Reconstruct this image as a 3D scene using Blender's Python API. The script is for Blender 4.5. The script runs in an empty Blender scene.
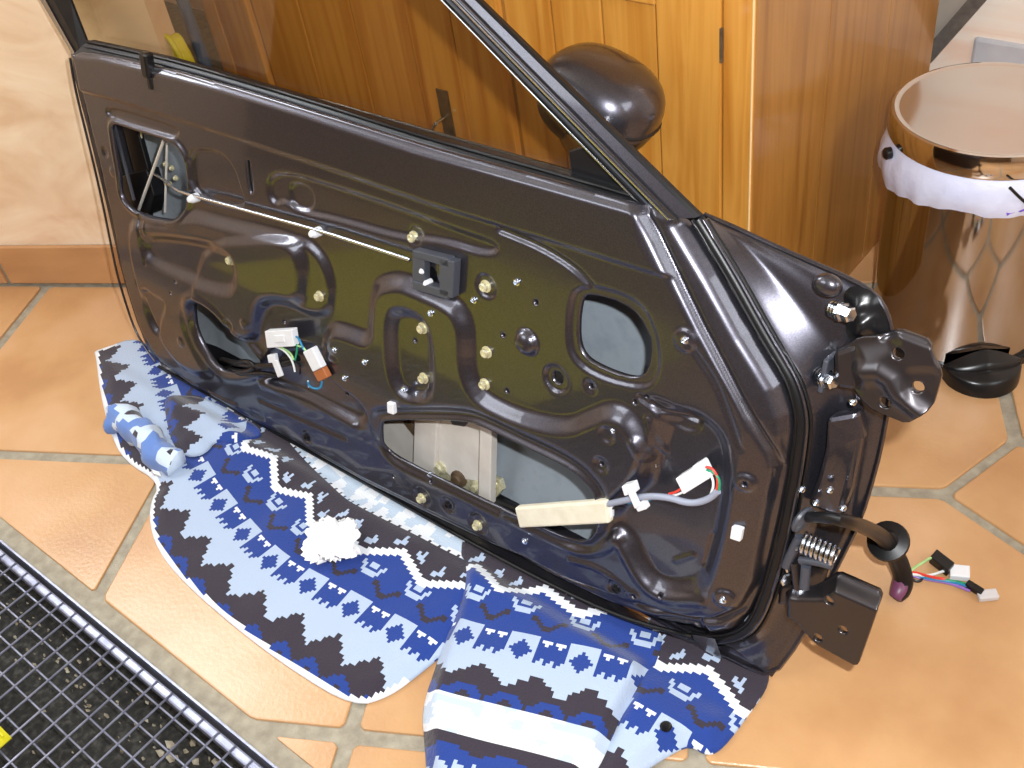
import bpy, bmesh, math, random
import numpy as np
from mathutils import Vector, Matrix
random.seed(4); rng = np.random.default_rng(4)
sc = bpy.context.scene; COL = sc.collection

# ------------------------------------------------------------------ camera
FPX = 1050.0; CX, CY = 512.0, 384.0
CAM = np.array([0.0, 0.0, 1.2])
R = np.array([[0.77331792, 0.34377045, -0.53273002],
              [0.62064224, -0.58213896, 0.52527844],
              [-0.12954769, -0.73684199, -0.66353695]])
cd = bpy.data.cameras.new('camera'); cam = bpy.data.objects.new('camera', cd); COL.objects.link(cam)
cd.lens = 36.0 * FPX / 1024; cd.clip_start = 0.02
M = Matrix(((R[0][0], -R[0][1], -R[0][2], CAM[0]), (R[1][0], -R[1][1], -R[1][2], CAM[1]),
            (R[2][0], -R[2][1], -R[2][2], CAM[2]), (0, 0, 0, 1)))
cam.matrix_world = M; sc.camera = cam

# ------------------------------------------------------------------ world, lights, exposure
w = bpy.data.worlds.new('world'); sc.world = w; w.use_nodes = True
w.node_tree.nodes['Background'].inputs[0].default_value = (0.62, 0.78, 1, 1)
w.node_tree.nodes['Background'].inputs[1].default_value = 0.6
sc.view_settings.view_transform = 'Standard'; sc.view_settings.look = 'None'
sc.view_settings.exposure = -0.08; sc.view_settings.gamma = 1.0; sc.view_settings.use_curve_mapping = False

def area(name, loc, target, sx, sy, power, col):
    l = bpy.data.lights.new(name, 'AREA'); l.shape = 'RECTANGLE'; l.size = sx; l.size_y = sy
    l.energy = power; l.color = col
    o = bpy.data.objects.new(name, l); COL.objects.link(o); o.location = loc
    o.rotation_euler = (Vector(target) - Vector(loc)).to_track_quat('-Z', 'Y').to_euler()
    return o
# daylight through a window in the left wall (just outside the photo) and one on the right
area('daylight_window_left', (-2.338, 0.490, 1.42), (-1.858, -0.387, 1.30), 0.9, 1.1, 62, (0.86, 0.94, 1.0))
area('daylight_window_right', (1.62, 0.9, 1.65), (0.3, 1.2, 0.9), 1.2, 1.0, 24, (0.86, 0.94, 1.0))
area('daylight_entrance', (-1.75, -0.93, 1.62), (-1.95, 1.0, 0.2), 1.4, 1.0, 34, (0.88, 0.95, 1.0))
# the camera's own flash, a hand's breadth above and right of the lens
fl = bpy.data.lights.new('camera_flash', 'AREA'); fl.shape = 'RECTANGLE'; fl.size = 0.035; fl.size_y = 0.02; fl.energy = 24; fl.color = (0.95, 0.98, 1.0)
flo = bpy.data.objects.new('camera_flash', fl); COL.objects.link(flo)
flo.matrix_world = M @ Matrix.Translation((0.075, 0.065, -0.01))

# ------------------------------------------------------------------ geometry helpers
def ray(p):
    r = np.array([p[0] - CX, p[1] - CY, FPX]); return R @ (r / np.linalg.norm(r))
def F(p, z=0.0):
    r = ray(p); return CAM + (z - CAM[2]) / r[2] * r
def onx(p, x):
    r = ray(p); return CAM + (x - CAM[0]) / r[0] * r
def ony(p, y):
    r = ray(p); return CAM + (y - CAM[1]) / r[1] * r
# the leaning car door has its own frame: u along the floor, v up the panel, w towards its outer side
A = math.radians(14); O = np.array([0, 0.625, 0.03])
eu = np.array([1.0, 0, 0]); ev = np.array([0, math.sin(A), math.cos(A)]); ew = np.array([0, math.cos(A), -math.sin(A)])
def D(u, v, w=0.0): return O + u * eu + v * ev + w * ew
def P(p, w=0.0):
    r = ray(p); t = (O + w * ew - CAM).dot(ew) / r.dot(ew); q = CAM + t * r - O
    return (q.dot(eu), q.dot(ev))
def PD(p, w=0.0): return D(*P(p, w), w)
def PP(pts, w=0.0): return np.array([P(p, w) for p in pts])

def chaikin(pts, n=2, closed=True):
    p = np.array(pts, float)
    for _ in range(n):
        if closed:
            q = np.roll(p, -1, 0); p = np.stack([.75 * p + .25 * q, .25 * p + .75 * q], 1).reshape(-1, p.shape[1])
        else:
            a, b = p[:-1], p[1:]
            m = np.stack([.75 * a + .25 * b, .25 * a + .75 * b], 1).reshape(-1, p.shape[1])
            p = np.vstack([p[:1], m, p[-1:]])
    return p
def sdf(poly, X, Y):
    poly = np.array(poly, float); d = np.full(X.shape, 1e9); ins = np.zeros(X.shape, bool)
    for (x0, y0), (x1, y1) in zip(poly, np.roll(poly, -1, 0)):
        ex, ey = x1 - x0, y1 - y0; L = ex * ex + ey * ey + 1e-18
        t = np.clip(((X - x0) * ex + (Y - y0) * ey) / L, 0, 1)
        d = np.minimum(d, (X - x0 - t * ex) ** 2 + (Y - y0 - t * ey) ** 2)
        c = ((y0 <= Y) != (y1 <= Y)) & (X < x0 + (Y - y0) * ex / (ey if abs(ey) > 1e-15 else 1e-15))
        ins ^= c
    d = np.sqrt(d); return np.where(ins, -d, d)
def sdl(line, X, Y, param=False):
    line = np.array(line, float); d = np.full(X.shape, 1e9); S = np.zeros(X.shape); sg = np.ones(X.shape); acc = 0
    n = len(line) - 1
    for i, ((x0, y0), (x1, y1)) in enumerate(zip(line[:-1], line[1:])):
        ex, ey = x1 - x0, y1 - y0; L = ex * ex + ey * ey + 1e-18
        t = ((X - x0) * ex + (Y - y0) * ey) / L
        lo = -1e9 if (i == 0 and param) else 0; hi = 1e9 if (i == n - 1 and param) else 1
        t = np.clip(t, lo, hi)
        dd = (X - x0 - t * ex) ** 2 + (Y - y0 - t * ey) ** 2
        m = dd < d; d = np.where(m, dd, d); S = np.where(m, acc + t * math.sqrt(L), S)
        sg = np.where(m, np.sign(ex * (Y - y0) - ey * (X - x0)), sg); acc += math.sqrt(L)
    d = np.sqrt(d); return (S, d * sg) if param else d
def sstep(x, a, b):
    t = np.clip((x - a) / (b - a), 0, 1); return t * t * (3 - 2 * t)
def vnoise(X, Y, seed=0):
    def h(i, j):
        s = np.sin(i * 127.1 + j * 311.7 + seed * 74.7) * 43758.5453; return s - np.floor(s)
    i, j = np.floor(X), np.floor(Y); f, g = X - i, Y - j; f = f * f * (3 - 2 * f); g = g * g * (3 - 2 * g)
    return (h(i, j) * (1 - f) + h(i + 1, j) * f) * (1 - g) + (h(i, j + 1) * (1 - f) + h(i + 1, j + 1) * f) * g

BASE = {}
def thing(name, label, cat, base, group=None):
    o = bpy.data.objects.new(name, None); COL.objects.link(o); o.location = base; o.empty_display_size = 0.05
    o['label'] = label; o['category'] = cat; BASE[o.name] = np.array(base, float)
    if group: o['group'] = group
    return o
def tag(o, label, cat, group=None):
    o['label'] = label; o['category'] = cat
    if group: o['group'] = group
    return o
def mk(name, V, Fc, mat, parent=None, smooth=False, label=None, mats=None, mi=None):
    """one mesh object from world-space vertices; a child's vertices are stored relative to its thing's base"""
    V = np.array(V, float).reshape(-1, 3); me = bpy.data.meshes.new(name)
    o = bpy.data.objects.new(name, me)
    if parent is not None:
        b = BASE[parent.name]; BASE[o.name] = b; off = b
    else:
        off = np.array([V[:, 0].mean(), V[:, 1].mean(), V[:, 2].min()]); BASE[o.name] = off; o.location = off
    me.from_pydata((V - off).tolist(), [], [tuple(int(i) for i in f) for f in Fc])
    for m in (mats or [mat]): me.materials.append(m)
    if mi is not None: me.polygons.foreach_set('material_index', np.array(mi, dtype=np.int32))
    if smooth: me.polygons.foreach_set('use_smooth', [True] * len(me.polygons))
    me.update(); COL.objects.link(o)
    if parent is not None: o.parent = parent
    if label: o['label'] = label
    return o
def fixn(o):
    bm = bmesh.new(); bm.from_mesh(o.data); bmesh.ops.recalc_face_normals(bm, faces=bm.faces); bm.to_mesh(o.data); bm.free(); return o
def bevel(o, wd, seg=2):
    m = o.modifiers.new('bevel', 'BEVEL'); m.width = wd; m.segments = seg; m.limit_method = 'ANGLE'; m.angle_limit = math.radians(40); return o
def autosmooth(o, ang=40):
    me = o.data; me.polygons.foreach_set('use_smooth', [True] * len(me.polygons))
    bm = bmesh.new(); bm.from_mesh(me)
    for e in bm.edges:
        if len(e.link_faces) == 2 and e.calc_face_angle(0) > math.radians(ang): e.smooth = False
    bm.to_mesh(me); bm.free(); return o
def boxg(c, ax, ay, az):
    c, ax, ay, az = [np.array(q, float) for q in (c, ax, ay, az)]
    V = [c + sx * ax + sy * ay + sz * az for sx in (-1, 1) for sy in (-1, 1) for sz in (-1, 1)]
    return V, [(0, 1, 3, 2), (4, 6, 7, 5), (0, 4, 5, 1), (2, 3, 7, 6), (0, 2, 6, 4), (1, 5, 7, 3)]
def box(name, lo, hi, mat, parent=None, bev=0, label=None):
    lo, hi = np.array(lo, float), np.array(hi, float); h = (hi - lo) / 2
    V, Fc = boxg((lo + hi) / 2, (h[0], 0, 0), (0, h[1], 0), (0, 0, h[2]))
    o = fixn(mk(name, V, Fc, mat, parent, label=label))
    return bevel(o, bev) if bev else o
def obox(name, c, ax, ay, az, mat, parent=None, bev=0, label=None):
    V, Fc = boxg(c, ax, ay, az); o = fixn(mk(name, V, Fc, mat, parent, label=label))
    return bevel(o, bev) if bev else o
def prism(name, poly3, ext, mat, parent=None, bev=0, label=None):
    p = np.array(poly3, float); n = len(p); V = np.vstack([p, p + np.array(ext)])
    Fc = [tuple(range(n))[::-1], tuple(range(n, 2 * n))] + [(i, (i + 1) % n, n + (i + 1) % n, n + i) for i in range(n)]
    o = fixn(mk(name, V, Fc, mat, parent, label=label))
    return bevel(o, bev) if bev else o
def tubeg(pts, r, seg=8, cap=True):
    pts = np.array(pts, float); n = len(pts); rr = np.full(n, r) if np.isscalar(r) else np.array(r, float)
    T = np.gradient(pts, axis=0); T /= np.linalg.norm(T, axis=1)[:, None] + 1e-12
    up = np.array([0, 0, 1.0]) if abs(T[0][2]) < .9 else np.array([1.0, 0, 0])
    V = []; N = np.cross(T[0], up); N /= np.linalg.norm(N)
    for i in range(n):
        N = N - N.dot(T[i]) * T[i]; N /= np.linalg.norm(N); B = np.cross(T[i], N)
        for k in range(seg):
            a = 2 * math.pi * k / seg; V.append(pts[i] + rr[i] * (math.cos(a) * N + math.sin(a) * B))
    Fc = [(i * seg + k, i * seg + (k + 1) % seg, (i + 1) * seg + (k + 1) % seg, (i + 1) * seg + k) for i in range(n - 1) for k in range(seg)]
    if cap: Fc += [tuple(range(seg))[::-1], tuple(range((n - 1) * seg, n * seg))]
    return V, Fc
def tube(name, pts, r, mat, parent=None, seg=8, smooth=2, label=None):
    p = chaikin(pts, smooth, False) if smooth else np.array(pts)
    if not np.isscalar(r):
        r = np.interp(np.linspace(0, 1, len(p)), np.linspace(0, 1, len(r)), r)
    V, Fc = tubeg(p, r, seg); return autosmooth(fixn(mk(name, V, Fc, mat, parent, label=label)), 60)
def latheg(prof, c, ax, seg=24):
    """profile of (radius, height) around axis ax through c"""
    ax = np.array(ax, float); ax /= np.linalg.norm(ax); c = np.array(c, float)
    N = np.cross(ax, [0.3, 0.9, 0.2]); N /= np.linalg.norm(N); B = np.cross(ax, N); V = []; n = len(prof)
    for r, h in prof:
        for k in range(seg):
            a = 2 * math.pi * k / seg; V.append(c + h * ax + r * (math.cos(a) * N + math.sin(a) * B))
    Fc = [(i * seg + k, i * seg + (k + 1) % seg, (i + 1) * seg + (k + 1) % seg, (i + 1) * seg + k) for i in range(n - 1) for k in range(seg)]
    Fc += [tuple(range(seg))[::-1], tuple(range((n - 1) * seg, n * seg))]
    return V, Fc
def lathe(name, prof, c, ax, mat, parent=None, seg=24, label=None, ang=35):
    V, Fc = latheg(prof, c, ax, seg); return autosmooth(fixn(mk(name, V, Fc, mat, parent, label=label)), ang)
def gridmesh(X, Y, keep):
    """index grid -> (vertex ids used, quads)"""
    ny, nx = X.shape; idx = np.arange(nx * ny).reshape(ny, nx)
    q = np.stack([idx[:-1, :-1], idx[:-1, 1:], idx[1:, 1:], idx[1:, :-1]], -1)[keep]
    used = np.unique(q); remap = np.full(nx * ny, -1); remap[used] = np.arange(len(used))
    return used, remap[q]
def boundary(q):
    e = np.concatenate([q[:, [0, 1]], q[:, [1, 2]], q[:, [2, 3]], q[:, [3, 0]]]); s = np.sort(e, 1)
    key = s[:, 0].astype(np.int64) * 10 ** 8 + s[:, 1]; _, inv, cnt = np.unique(key, return_inverse=True, return_counts=True)
    return e[cnt[inv] == 1]
def fieldgrid(G, x0, x1, y0, y1, st):
    """cut a regular grid along G<0 and pull the rim vertices exactly onto G=0"""
    xs = np.arange(x0, x1 + st, st); ys = np.arange(y0, y1 + st, st); X, Y = np.meshgrid(xs, ys)
    g = G(X, Y); gy, gx = np.gradient(g, st); gc = (g[:-1, :-1] + g[:-1, 1:] + g[1:, :-1] + g[1:, 1:]) / 4
    keep = gc < 0; used, q = gridmesh(X, Y, keep); be = boundary(q); b = used[np.unique(be)]
    Xf, Yf, gf = X.ravel().copy(), Y.ravel().copy(), g.ravel(); n2 = np.maximum(gx.ravel() ** 2 + gy.ravel() ** 2, .25)
    dx = np.clip(gf[b] * gx.ravel()[b] / n2[b], -st, st); dy = np.clip(gf[b] * gy.ravel()[b] / n2[b], -st, st)
    Xf[b] -= dx; Yf[b] -= dy
    return Xf[used], Yf[used], q, be

# ------------------------------------------------------------------ materials
def mat(name, col, rough=.5, metal=0, coat=0, spec=.5, **kw):
    m = bpy.data.materials.new(name); m.use_nodes = True; b = m.node_tree.nodes['Principled BSDF']
    b.inputs['Base Color'].default_value = (*col, 1); b.inputs['Roughness'].default_value = rough
    b.inputs['Metallic'].default_value = metal; b.inputs['Coat Weight'].default_value = coat
    b.inputs['Coat Roughness'].default_value = kw.get('coatr', .05); b.inputs['Specular IOR Level'].default_value = spec
    for k, v in kw.items():
        if k in b.inputs: b.inputs[k].default_value = v
    return m
def nd(m, t, **kw):
    n = m.node_tree.nodes.new(t)
    for k, v in kw.items():
        if k in n.inputs: n.inputs[k].default_value = v
        else: setattr(n, k, v)
    return n
def noisemat(name, cols, scale, stretch=(1, 1, 1), rough=.5, bump=0, detail=6, dist=0, pos=None, metal=0, coat=0, bscale=None, spec=.5, extra=None):
    """colour ramp over object-space noise plus an optional fine bump"""
    m = mat(name, cols[0], rough, metal, coat, spec); L = m.node_tree.links; b = m.node_tree.nodes['Principled BSDF']
    tc = nd(m, 'ShaderNodeTexCoord'); mp = nd(m, 'ShaderNodeMapping'); mp.inputs['Scale'].default_value = stretch
    L.new(tc.outputs['Object'], mp.inputs[0])
    nz = nd(m, 'ShaderNodeTexNoise', Scale=scale, Detail=detail, Distortion=dist); L.new(mp.outputs[0], nz.inputs['Vector'])
    cr = nd(m, 'ShaderNodeValToRGB'); e = cr.color_ramp.elements
    pos = pos or list(np.linspace(.3, .7, len(cols)))
    while len(e) < len(cols): e.new(.5)
    for i, c in enumerate(cols): e[i].position = pos[i]; e[i].color = (*c, 1)
    L.new(nz.outputs[0], cr.inputs[0]); L.new(cr.outputs[0], b.inputs['Base Color'])
    if bump:
        n2 = nd(m, 'ShaderNodeTexNoise', Scale=bscale or scale * 6, Detail=4); L.new(mp.outputs[0], n2.inputs['Vector'])
        bp = nd(m, 'ShaderNodeBump', Strength=bump, Distance=.004); L.new(n2.outputs[0], bp.inputs['Height']); L.new(bp.outputs[0], b.inputs['Normal'])
    return m
def s2l(r, g, b):
    return tuple((c / 255 / 12.92 if c / 255 <= .04045 else ((c / 255 + .055) / 1.055) ** 2.4) for c in (r, g, b))

def paintmat():
    m = mat('dark_metallic_paint', (.05, .047, .056), .30, .85, .6, coatr=.05); L = m.node_tree.links; b = m.node_tree.nodes['Principled BSDF']
    tc = nd(m, 'ShaderNodeTexCoord'); nz = nd(m, 'ShaderNodeTexVoronoi', Scale=1100.0); L.new(tc.outputs['Object'], nz.inputs['Vector'])
    cr = nd(m, 'ShaderNodeValToRGB'); cr.color_ramp.elements[0].color = (.058, .056, .070, 1); cr.color_ramp.elements[1].color = (.100, .097, .118, 1)
    L.new(nz.outputs['Color'], cr.inputs[0]); L.new(cr.outputs[0], b.inputs['Base Color']); return m
PAINT = paintmat()
PRIMER = noisemat('grey_primer', [s2l(126, 134, 142), s2l(136, 144, 151), s2l(132, 140, 148)], 40, rough=.62, bump=.05)
BLACKR = mat('black_rubber', (.006, .006, .007), .38, spec=.35)
BLACKP = mat('black_plastic', (.008, .008, .009), .28, spec=.4)
GREYP = mat('grey_plastic', s2l(64, 67, 76), .42)
CHROME = mat('bright_trim', (.66, .72, .80), .24, 1)
STEEL = mat('brushed_stainless', (.46, .45, .45), .08, 1)
LIDSTEEL = mat('polished_stainless', (.70, .68, .66), .10, 1)
ZINC = noisemat('yellow_zinc', [s2l(190, 180, 130), s2l(225, 222, 200)], 300, rough=.35, metal=.4)
GALV = noisemat('galvanised_plate', [s2l(205, 198, 190), s2l(224, 218, 210)], 25, rough=.5, metal=.1)
WHITEP = mat('white_plastic', s2l(226, 228, 232), .42)
CLEARP = mat('clear_plastic', s2l(222, 220, 222), .25, 0, Alpha=.72)
CREAM = noisemat('cream_foam_tape', [s2l(214, 208, 186), s2l(228, 222, 202)], 60, rough=.7, bump=.1)
COPPER = mat('orange_brown_plastic', s2l(168, 98, 52), .5)
def wire(n, c): return mat(n, s2l(*c), .4)
W_RED, W_GRN, W_BLUE, W_WHT, W_BLK, W_GREY, W_LGRN, W_VIO, W_PINK = [wire('wire_' + n, c) for n, c in (('red', (214, 62, 50)), ('green', (30, 140, 100)), ('blue', (40, 130, 175)), ('white', (222, 226, 226)), ('black', (22, 22, 24)), ('grey', (142, 148, 165)), ('light_green', (170, 210, 140)), ('violet', (150, 110, 190)), ('pink', (112, 62, 92)))]
TILE = noisemat('terracotta', [s2l(182, 136, 92), s2l(196, 152, 106), s2l(206, 164, 124)], 6, rough=.30, bump=.10, detail=12, bscale=160)
GROUT = noisemat('grey_grout', [s2l(140, 132, 116), s2l(168, 160, 142)], 60, rough=.9, bump=.3)
SKIRT = noisemat('skirting_terracotta', [s2l(184, 136, 92), s2l(202, 154, 108)], 6, (1, 1, 3), rough=.5, bump=.06)
PLASTER = noisemat('peach_plaster', [s2l(226, 192, 158), s2l(238, 210, 180), s2l(246, 224, 198)], 3.6, (1, 1, 1.6), rough=.85, bump=.35, dist=2.4, bscale=26)
PLASTERB = noisemat('overlit_streaky_plaster', [s2l(246, 214, 192), s2l(252, 236, 220), s2l(254, 246, 234)], 3, (.6, .6, 7), rough=.85, bump=.2, dist=.8, bscale=10)  # streaks are the plaster's; tones lightened to carry the wall's overexposure
STONE = noisemat('grey_stone', [s2l(184, 186, 194), s2l(208, 210, 216)], 12, rough=.7, bump=.2)
CEIL = mat('white_ceiling', s2l(226, 220, 208), .9)
OCHRE = noisemat('ochre_panelling', [s2l(92, 66, 40), s2l(116, 86, 54)], 3, (4, 4, .6), rough=.6)
def woodmat(name, c, rough=.34):
    m = noisemat(name, c, 2.2, (16, 16, .9), rough=rough, bump=.05, detail=9, dist=.7, pos=[.25, .42, .58, .8][:len(c)], coat=.25, bscale=5); return m
PINE = woodmat('honey_pine', [s2l(176, 106, 34), s2l(198, 132, 52), s2l(214, 152, 68), s2l(186, 116, 40)])
PINE_SHADED = woodmat('honey_pine_shaded', [s2l(132, 86, 32), s2l(156, 106, 44), s2l(168, 118, 54), s2l(142, 94, 36)])  # darker copy of the pine, with the cabinet side's shade put into its colour
KNOT = mat('wood_knot', s2l(92, 52, 22), .5)
RAIL = noisemat('dark_stone_edge', [s2l(84, 78, 74), s2l(112, 106, 100)], 60, rough=.6, bump=.2)
STAIRF = noisemat('grey_beige_render', [s2l(160, 150, 138), s2l(186, 176, 164)], 5, rough=.8, bump=.2)
BAG = noisemat('white_bin_bag', [s2l(200, 204, 232), s2l(222, 226, 246)], 14, rough=.35, bump=.9, bscale=22)
PURPLE = mat('purple_drawstring', s2l(120, 84, 210), .4)
YELLOW = noisemat('yellow_plastic', [s2l(206, 196, 20), s2l(224, 214, 40)], 20, rough=.5, bump=.1)
BLUEG = mat('blue_grey_plastic', s2l(86, 104, 138), .45)
GRATEM = noisemat('grate_steel', [s2l(128, 130, 150), s2l(168, 172, 192)], 40, rough=.42, metal=.5)
PIT = noisemat('dark_grit', [(.008, .008, .007), (.020, .019, .016), (.06, .056, .048)], 90, rough=.95, bump=.6, detail=10, bscale=200)
LEAF = noisemat('dry_litter', [s2l(120, 106, 84), s2l(176, 168, 150)], 80, rough=.9)
IRON = noisemat('dark_iron', [s2l(82, 66, 50), s2l(112, 92, 70)], 60, rough=.55, metal=.2)
BRACKET = mat('bracket_paint', (.045, .040, .044), .34, .75, .6, coatr=.15)
PAPER = noisemat('white_tissue', [s2l(244, 244, 246), s2l(255, 255, 255)], 10, rough=.9, bump=.2)
def glassmat():
    m = bpy.data.materials.new('tinted_window_glass'); m.use_nodes = True; n = m.node_tree.nodes; L = m.node_tree.links; n.remove(n['Principled BSDF'])
    t = nd(m, 'ShaderNodeBsdfTransparent'); t.inputs[0].default_value = (.86, .83, .76, 1)
    g = nd(m, 'ShaderNodeBsdfGlossy'); g.inputs[0].default_value = (1, 1, 1, 1); g.inputs[1].default_value = .02
    mx = nd(m, 'ShaderNodeMixShader'); mx.inputs[0].default_value = .05; L.new(t.outputs[0], mx.inputs[1]); L.new(g.outputs[0], mx.inputs[2])
    L.new(mx.outputs[0], n['Material Output'].inputs[0]); return m
GLASS = glassmat()
def clothmat():
    m = mat('knit_fleece', (.5, .5, .5), .95, spec=.15); L = m.node_tree.links; b = m.node_tree.nodes['Principled BSDF']
    a = nd(m, 'ShaderNodeVertexColor'); a.layer_name = 'print'; L.new(a.outputs[0], b.inputs['Base Color'])
    tc = nd(m, 'ShaderNodeTexCoord'); nz = nd(m, 'ShaderNodeTexNoise', Scale=420.0, Detail=3); L.new(tc.outputs['Object'], nz.inputs['Vector'])
    bp = nd(m, 'ShaderNodeBump', Strength=.35, Distance=.003); L.new(nz.outputs[0], bp.inputs['Height']); L.new(bp.outputs[0], b.inputs['Normal'])
    b.inputs['Sheen Weight'].default_value = .3; return m
CLOTH = clothmat()

def struct(o): o['kind'] = 'structure'; return o

# ------------------------------------------------------------------ the room
CT, ST = math.cos(math.radians(28.7)), math.sin(math.radians(28.7))
def ab(a, b): return np.array([CT * a - ST * b, ST * a + CT * b])          # tile grid -> floor
def clip(poly, nx, ny, c):                                                  # keep nx*x+ny*y >= c
    out = []; n = len(poly)
    for i in range(n):
        p, q = poly[i], poly[(i + 1) % n]; dp, dq = nx * p[0] + ny * p[1] - c, nx * q[0] + ny * q[1] - c
        if dp >= 0: out.append(p)
        if (dp >= 0) != (dq >= 0): t = dp / (dp - dq); out.append(p + t * (q - p))
    return out
def parea(p):
    p = np.array(p); return abs(np.sum(p[:, 0] * np.roll(p[:, 1], -1) - p[:, 1] * np.roll(p[:, 0], -1))) / 2 if len(p) > 2 else 0
X0, X1, Y0, Y1 = -3.3, 1.7, -0.97, 1.82
GX0, GX1, GY0, GY1 = -2.32, -0.62, -0.30, 0.232                              # grate pit
def slab(lo, hi, z0, z1):
    return boxg(((lo[0] + hi[0]) / 2, (lo[1] + hi[1]) / 2, (z0 + z1) / 2), ((hi[0] - lo[0]) / 2, 0, 0), (0, (hi[1] - lo[1]) / 2, 0), (0, 0, (z1 - z0) / 2))
V, Fc = [], []
for lo, hi in (((X0, GY1), (X1, Y1)), ((X0, Y0), (X1, GY0)), ((X0, GY0), (GX0, GY1)), ((GX1, GY0), (X1, GY1))):
    v, f = slab(lo, hi, -.10, -.004); Fc += [tuple(i + len(V) for i in q) for q in f]; V += v
floor = struct(fixn(mk('floor', V, Fc, GROUT)))
A_L = [-2.95, -2.45, -1.95, -1.452, -.94, -.485, -.045, .40, .86, 1.32, 1.8, 2.3]
B_L = [-2.3, -1.8, -1.3, -.83, -.35, .135, .625, 1.085, 1.578, 2.05, 2.5, 2.95]
GW = .0105
DC, DH = (.402, 1.082), .118                                                # diamond inset at one tile corner
def addtile(poly):
    poly = [np.array(p) for p in poly]
    for nx, ny, c in ((1, 0, X0 + .01), (-1, 0, -X1 + .01), (0, 1, Y0 + .01), (0, -1, -Y1 + .01)):
        poly = clip(poly, nx, ny, c)
        if len(poly) < 3: return
    pieces = []; e = GY1 + .026
    up = clip(poly, 0, 1, e); pieces.append(up)
    lowr = clip(poly, 0, -1, -e)
    if len(lowr) > 2:
        mid = clip(lowr, 0, 1, GY0 - .03) if lowr else []
        if mid: pieces += [clip(mid, 1, 0, GX1 + .03), clip(mid, -1, 0, -GX0 + .03)]
        pieces.append(clip(lowr, 0, -1, -(GY0 - .03)))
    if len(lowr) <= 2: pieces = [poly]
    for p in pieces:
        if len(p) < 3 or parea(p) < .0004: continue
        p = chaikin_corner(p, .006)
        n = len(p); z = rng.uniform(-.0006, .0006)
        o = prism('tile', [(x, y, -.014) for x, y in p], (0, 0, .014 + z), TILE, floor); bevel(o, .0025, 2)
def chaikin_corner(p, r):
    out = []; n = len(p)
    for i in range(n):
        a, b, c = p[i - 1], p[i], p[(i + 1) % n]
        for q in (a, c):
            d = q - b; L = np.linalg.norm(d); out.append(b + d / L * min(r, L * .3))
    return out
for i in range(len(A_L) - 1):
    for j in range(len(B_L) - 1):
        a0, a1, b0, b1 = A_L[i] + GW, A_L[i + 1] - GW, B_L[j] + GW, B_L[j + 1] - GW
        c = ab((a0 + a1) / 2, (b0 + b1) / 2)
        if not (X0 - .3 < c[0] < X1 + .3 and Y0 - .3 < c[1] < Y1 + .3): continue
        if b0 > 1.57 and a1 < -.93: continue                                # behind the left wall
        q = [np.array(t) for t in ((a0, b0), (a1, b0), (a1, b1), (a0, b1))]
        for sx in (-1, 1):
            for sy in (-1, 1):
                # keep outside of the diamond |da|+|db| >= DH + gap, where this tile owns that quadrant
                ca, cb = (a0 + a1) / 2 - DC[0], (b0 + b1) / 2 - DC[1]
                if np.sign(ca) == sx and np.sign(cb) == sy and abs(ca) < .4 and abs(cb) < .4:
                    q = clip(q, sx, sy, sx * DC[0] + sy * DC[1] + DH + GW)
        addtile([ab(*t) for t in q])
addtile([ab(DC[0] + s * (DH - GW), DC[1] + t * (DH - GW)) for s, t in ((1, 0), (0, 1), (-1, 0), (0, -1))])

# left partition wall, its end facing the cabinet, with a row of skirting tiles
WA1, WB = -.992, 1.583
def wallpoly(a0, a1, b0, b1): return [ab(a0, b0), ab(a1, b0), ab(a1, b1), ab(a0, b1)]
wl = struct(prism('wall_left', [(x, y, -.02) for x, y in wallpoly(-2.5, WA1, WB, WB + .06)], (0, 0, 2.5), PLASTER))
bb = struct(prism('baseboard_left', [(x, y, -.003) for x, y in wallpoly(-2.5, WA1 + .004, WB - .006, WB)], (0, 0, .100), GROUT))
for a0, a1 in ((-2.5, -2.0), (-1.99, -1.545), (-1.535, -1.035), (-1.025, WA1 + .004)):
    bevel(prism('skirting_tile', [(x, y, .006) for x, y in wallpoly(a0, a1, WB - .013, WB - .003)], (0, 0, .093), SKIRT, bb), .002)
for nm, lo, hi, m in (('wall_back', (X0, Y1, -.02), (X1, Y1 + .1, 2.5), PLASTERB), ('wall_front', (X0, Y0 - .1, -.02), (X1, Y0, 2.5), OCHRE),
                      ('wall_right', (X1, Y0, -.02), (X1 + .1, Y1, 2.5), PLASTER), ('wall_side', (X0 - .1, Y0, -.02), (X0, Y1, 2.5), PLASTER),
                      ('ceiling', (X0, Y0, 2.48), (X1, Y1, 2.58), CEIL)):
    o = struct(box(nm, lo, hi, m))
    if nm == 'wall_back': wback = o
wf = struct(prism('window_1', [(*ab(a, WB - .012), .82) for a in (-2.30, -1.33)] + [(*ab(a, WB - .001), .82) for a in (-1.33, -2.30)], (0, 0, .05), WHITEP))
for z0, z1, a0, a1 in ((1.97, 2.02, -2.30, -1.33), (.82, 2.02, -2.30, -2.25), (.82, 2.02, -1.38, -1.33)):
    prism('window_frame', [(*ab(a, WB - .012), z0) for a in (a0, a1)] + [(*ab(a, WB - .001), z0) for a in (a1, a0)], (0, 0, z1 - z0), WHITEP, wf)
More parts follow.
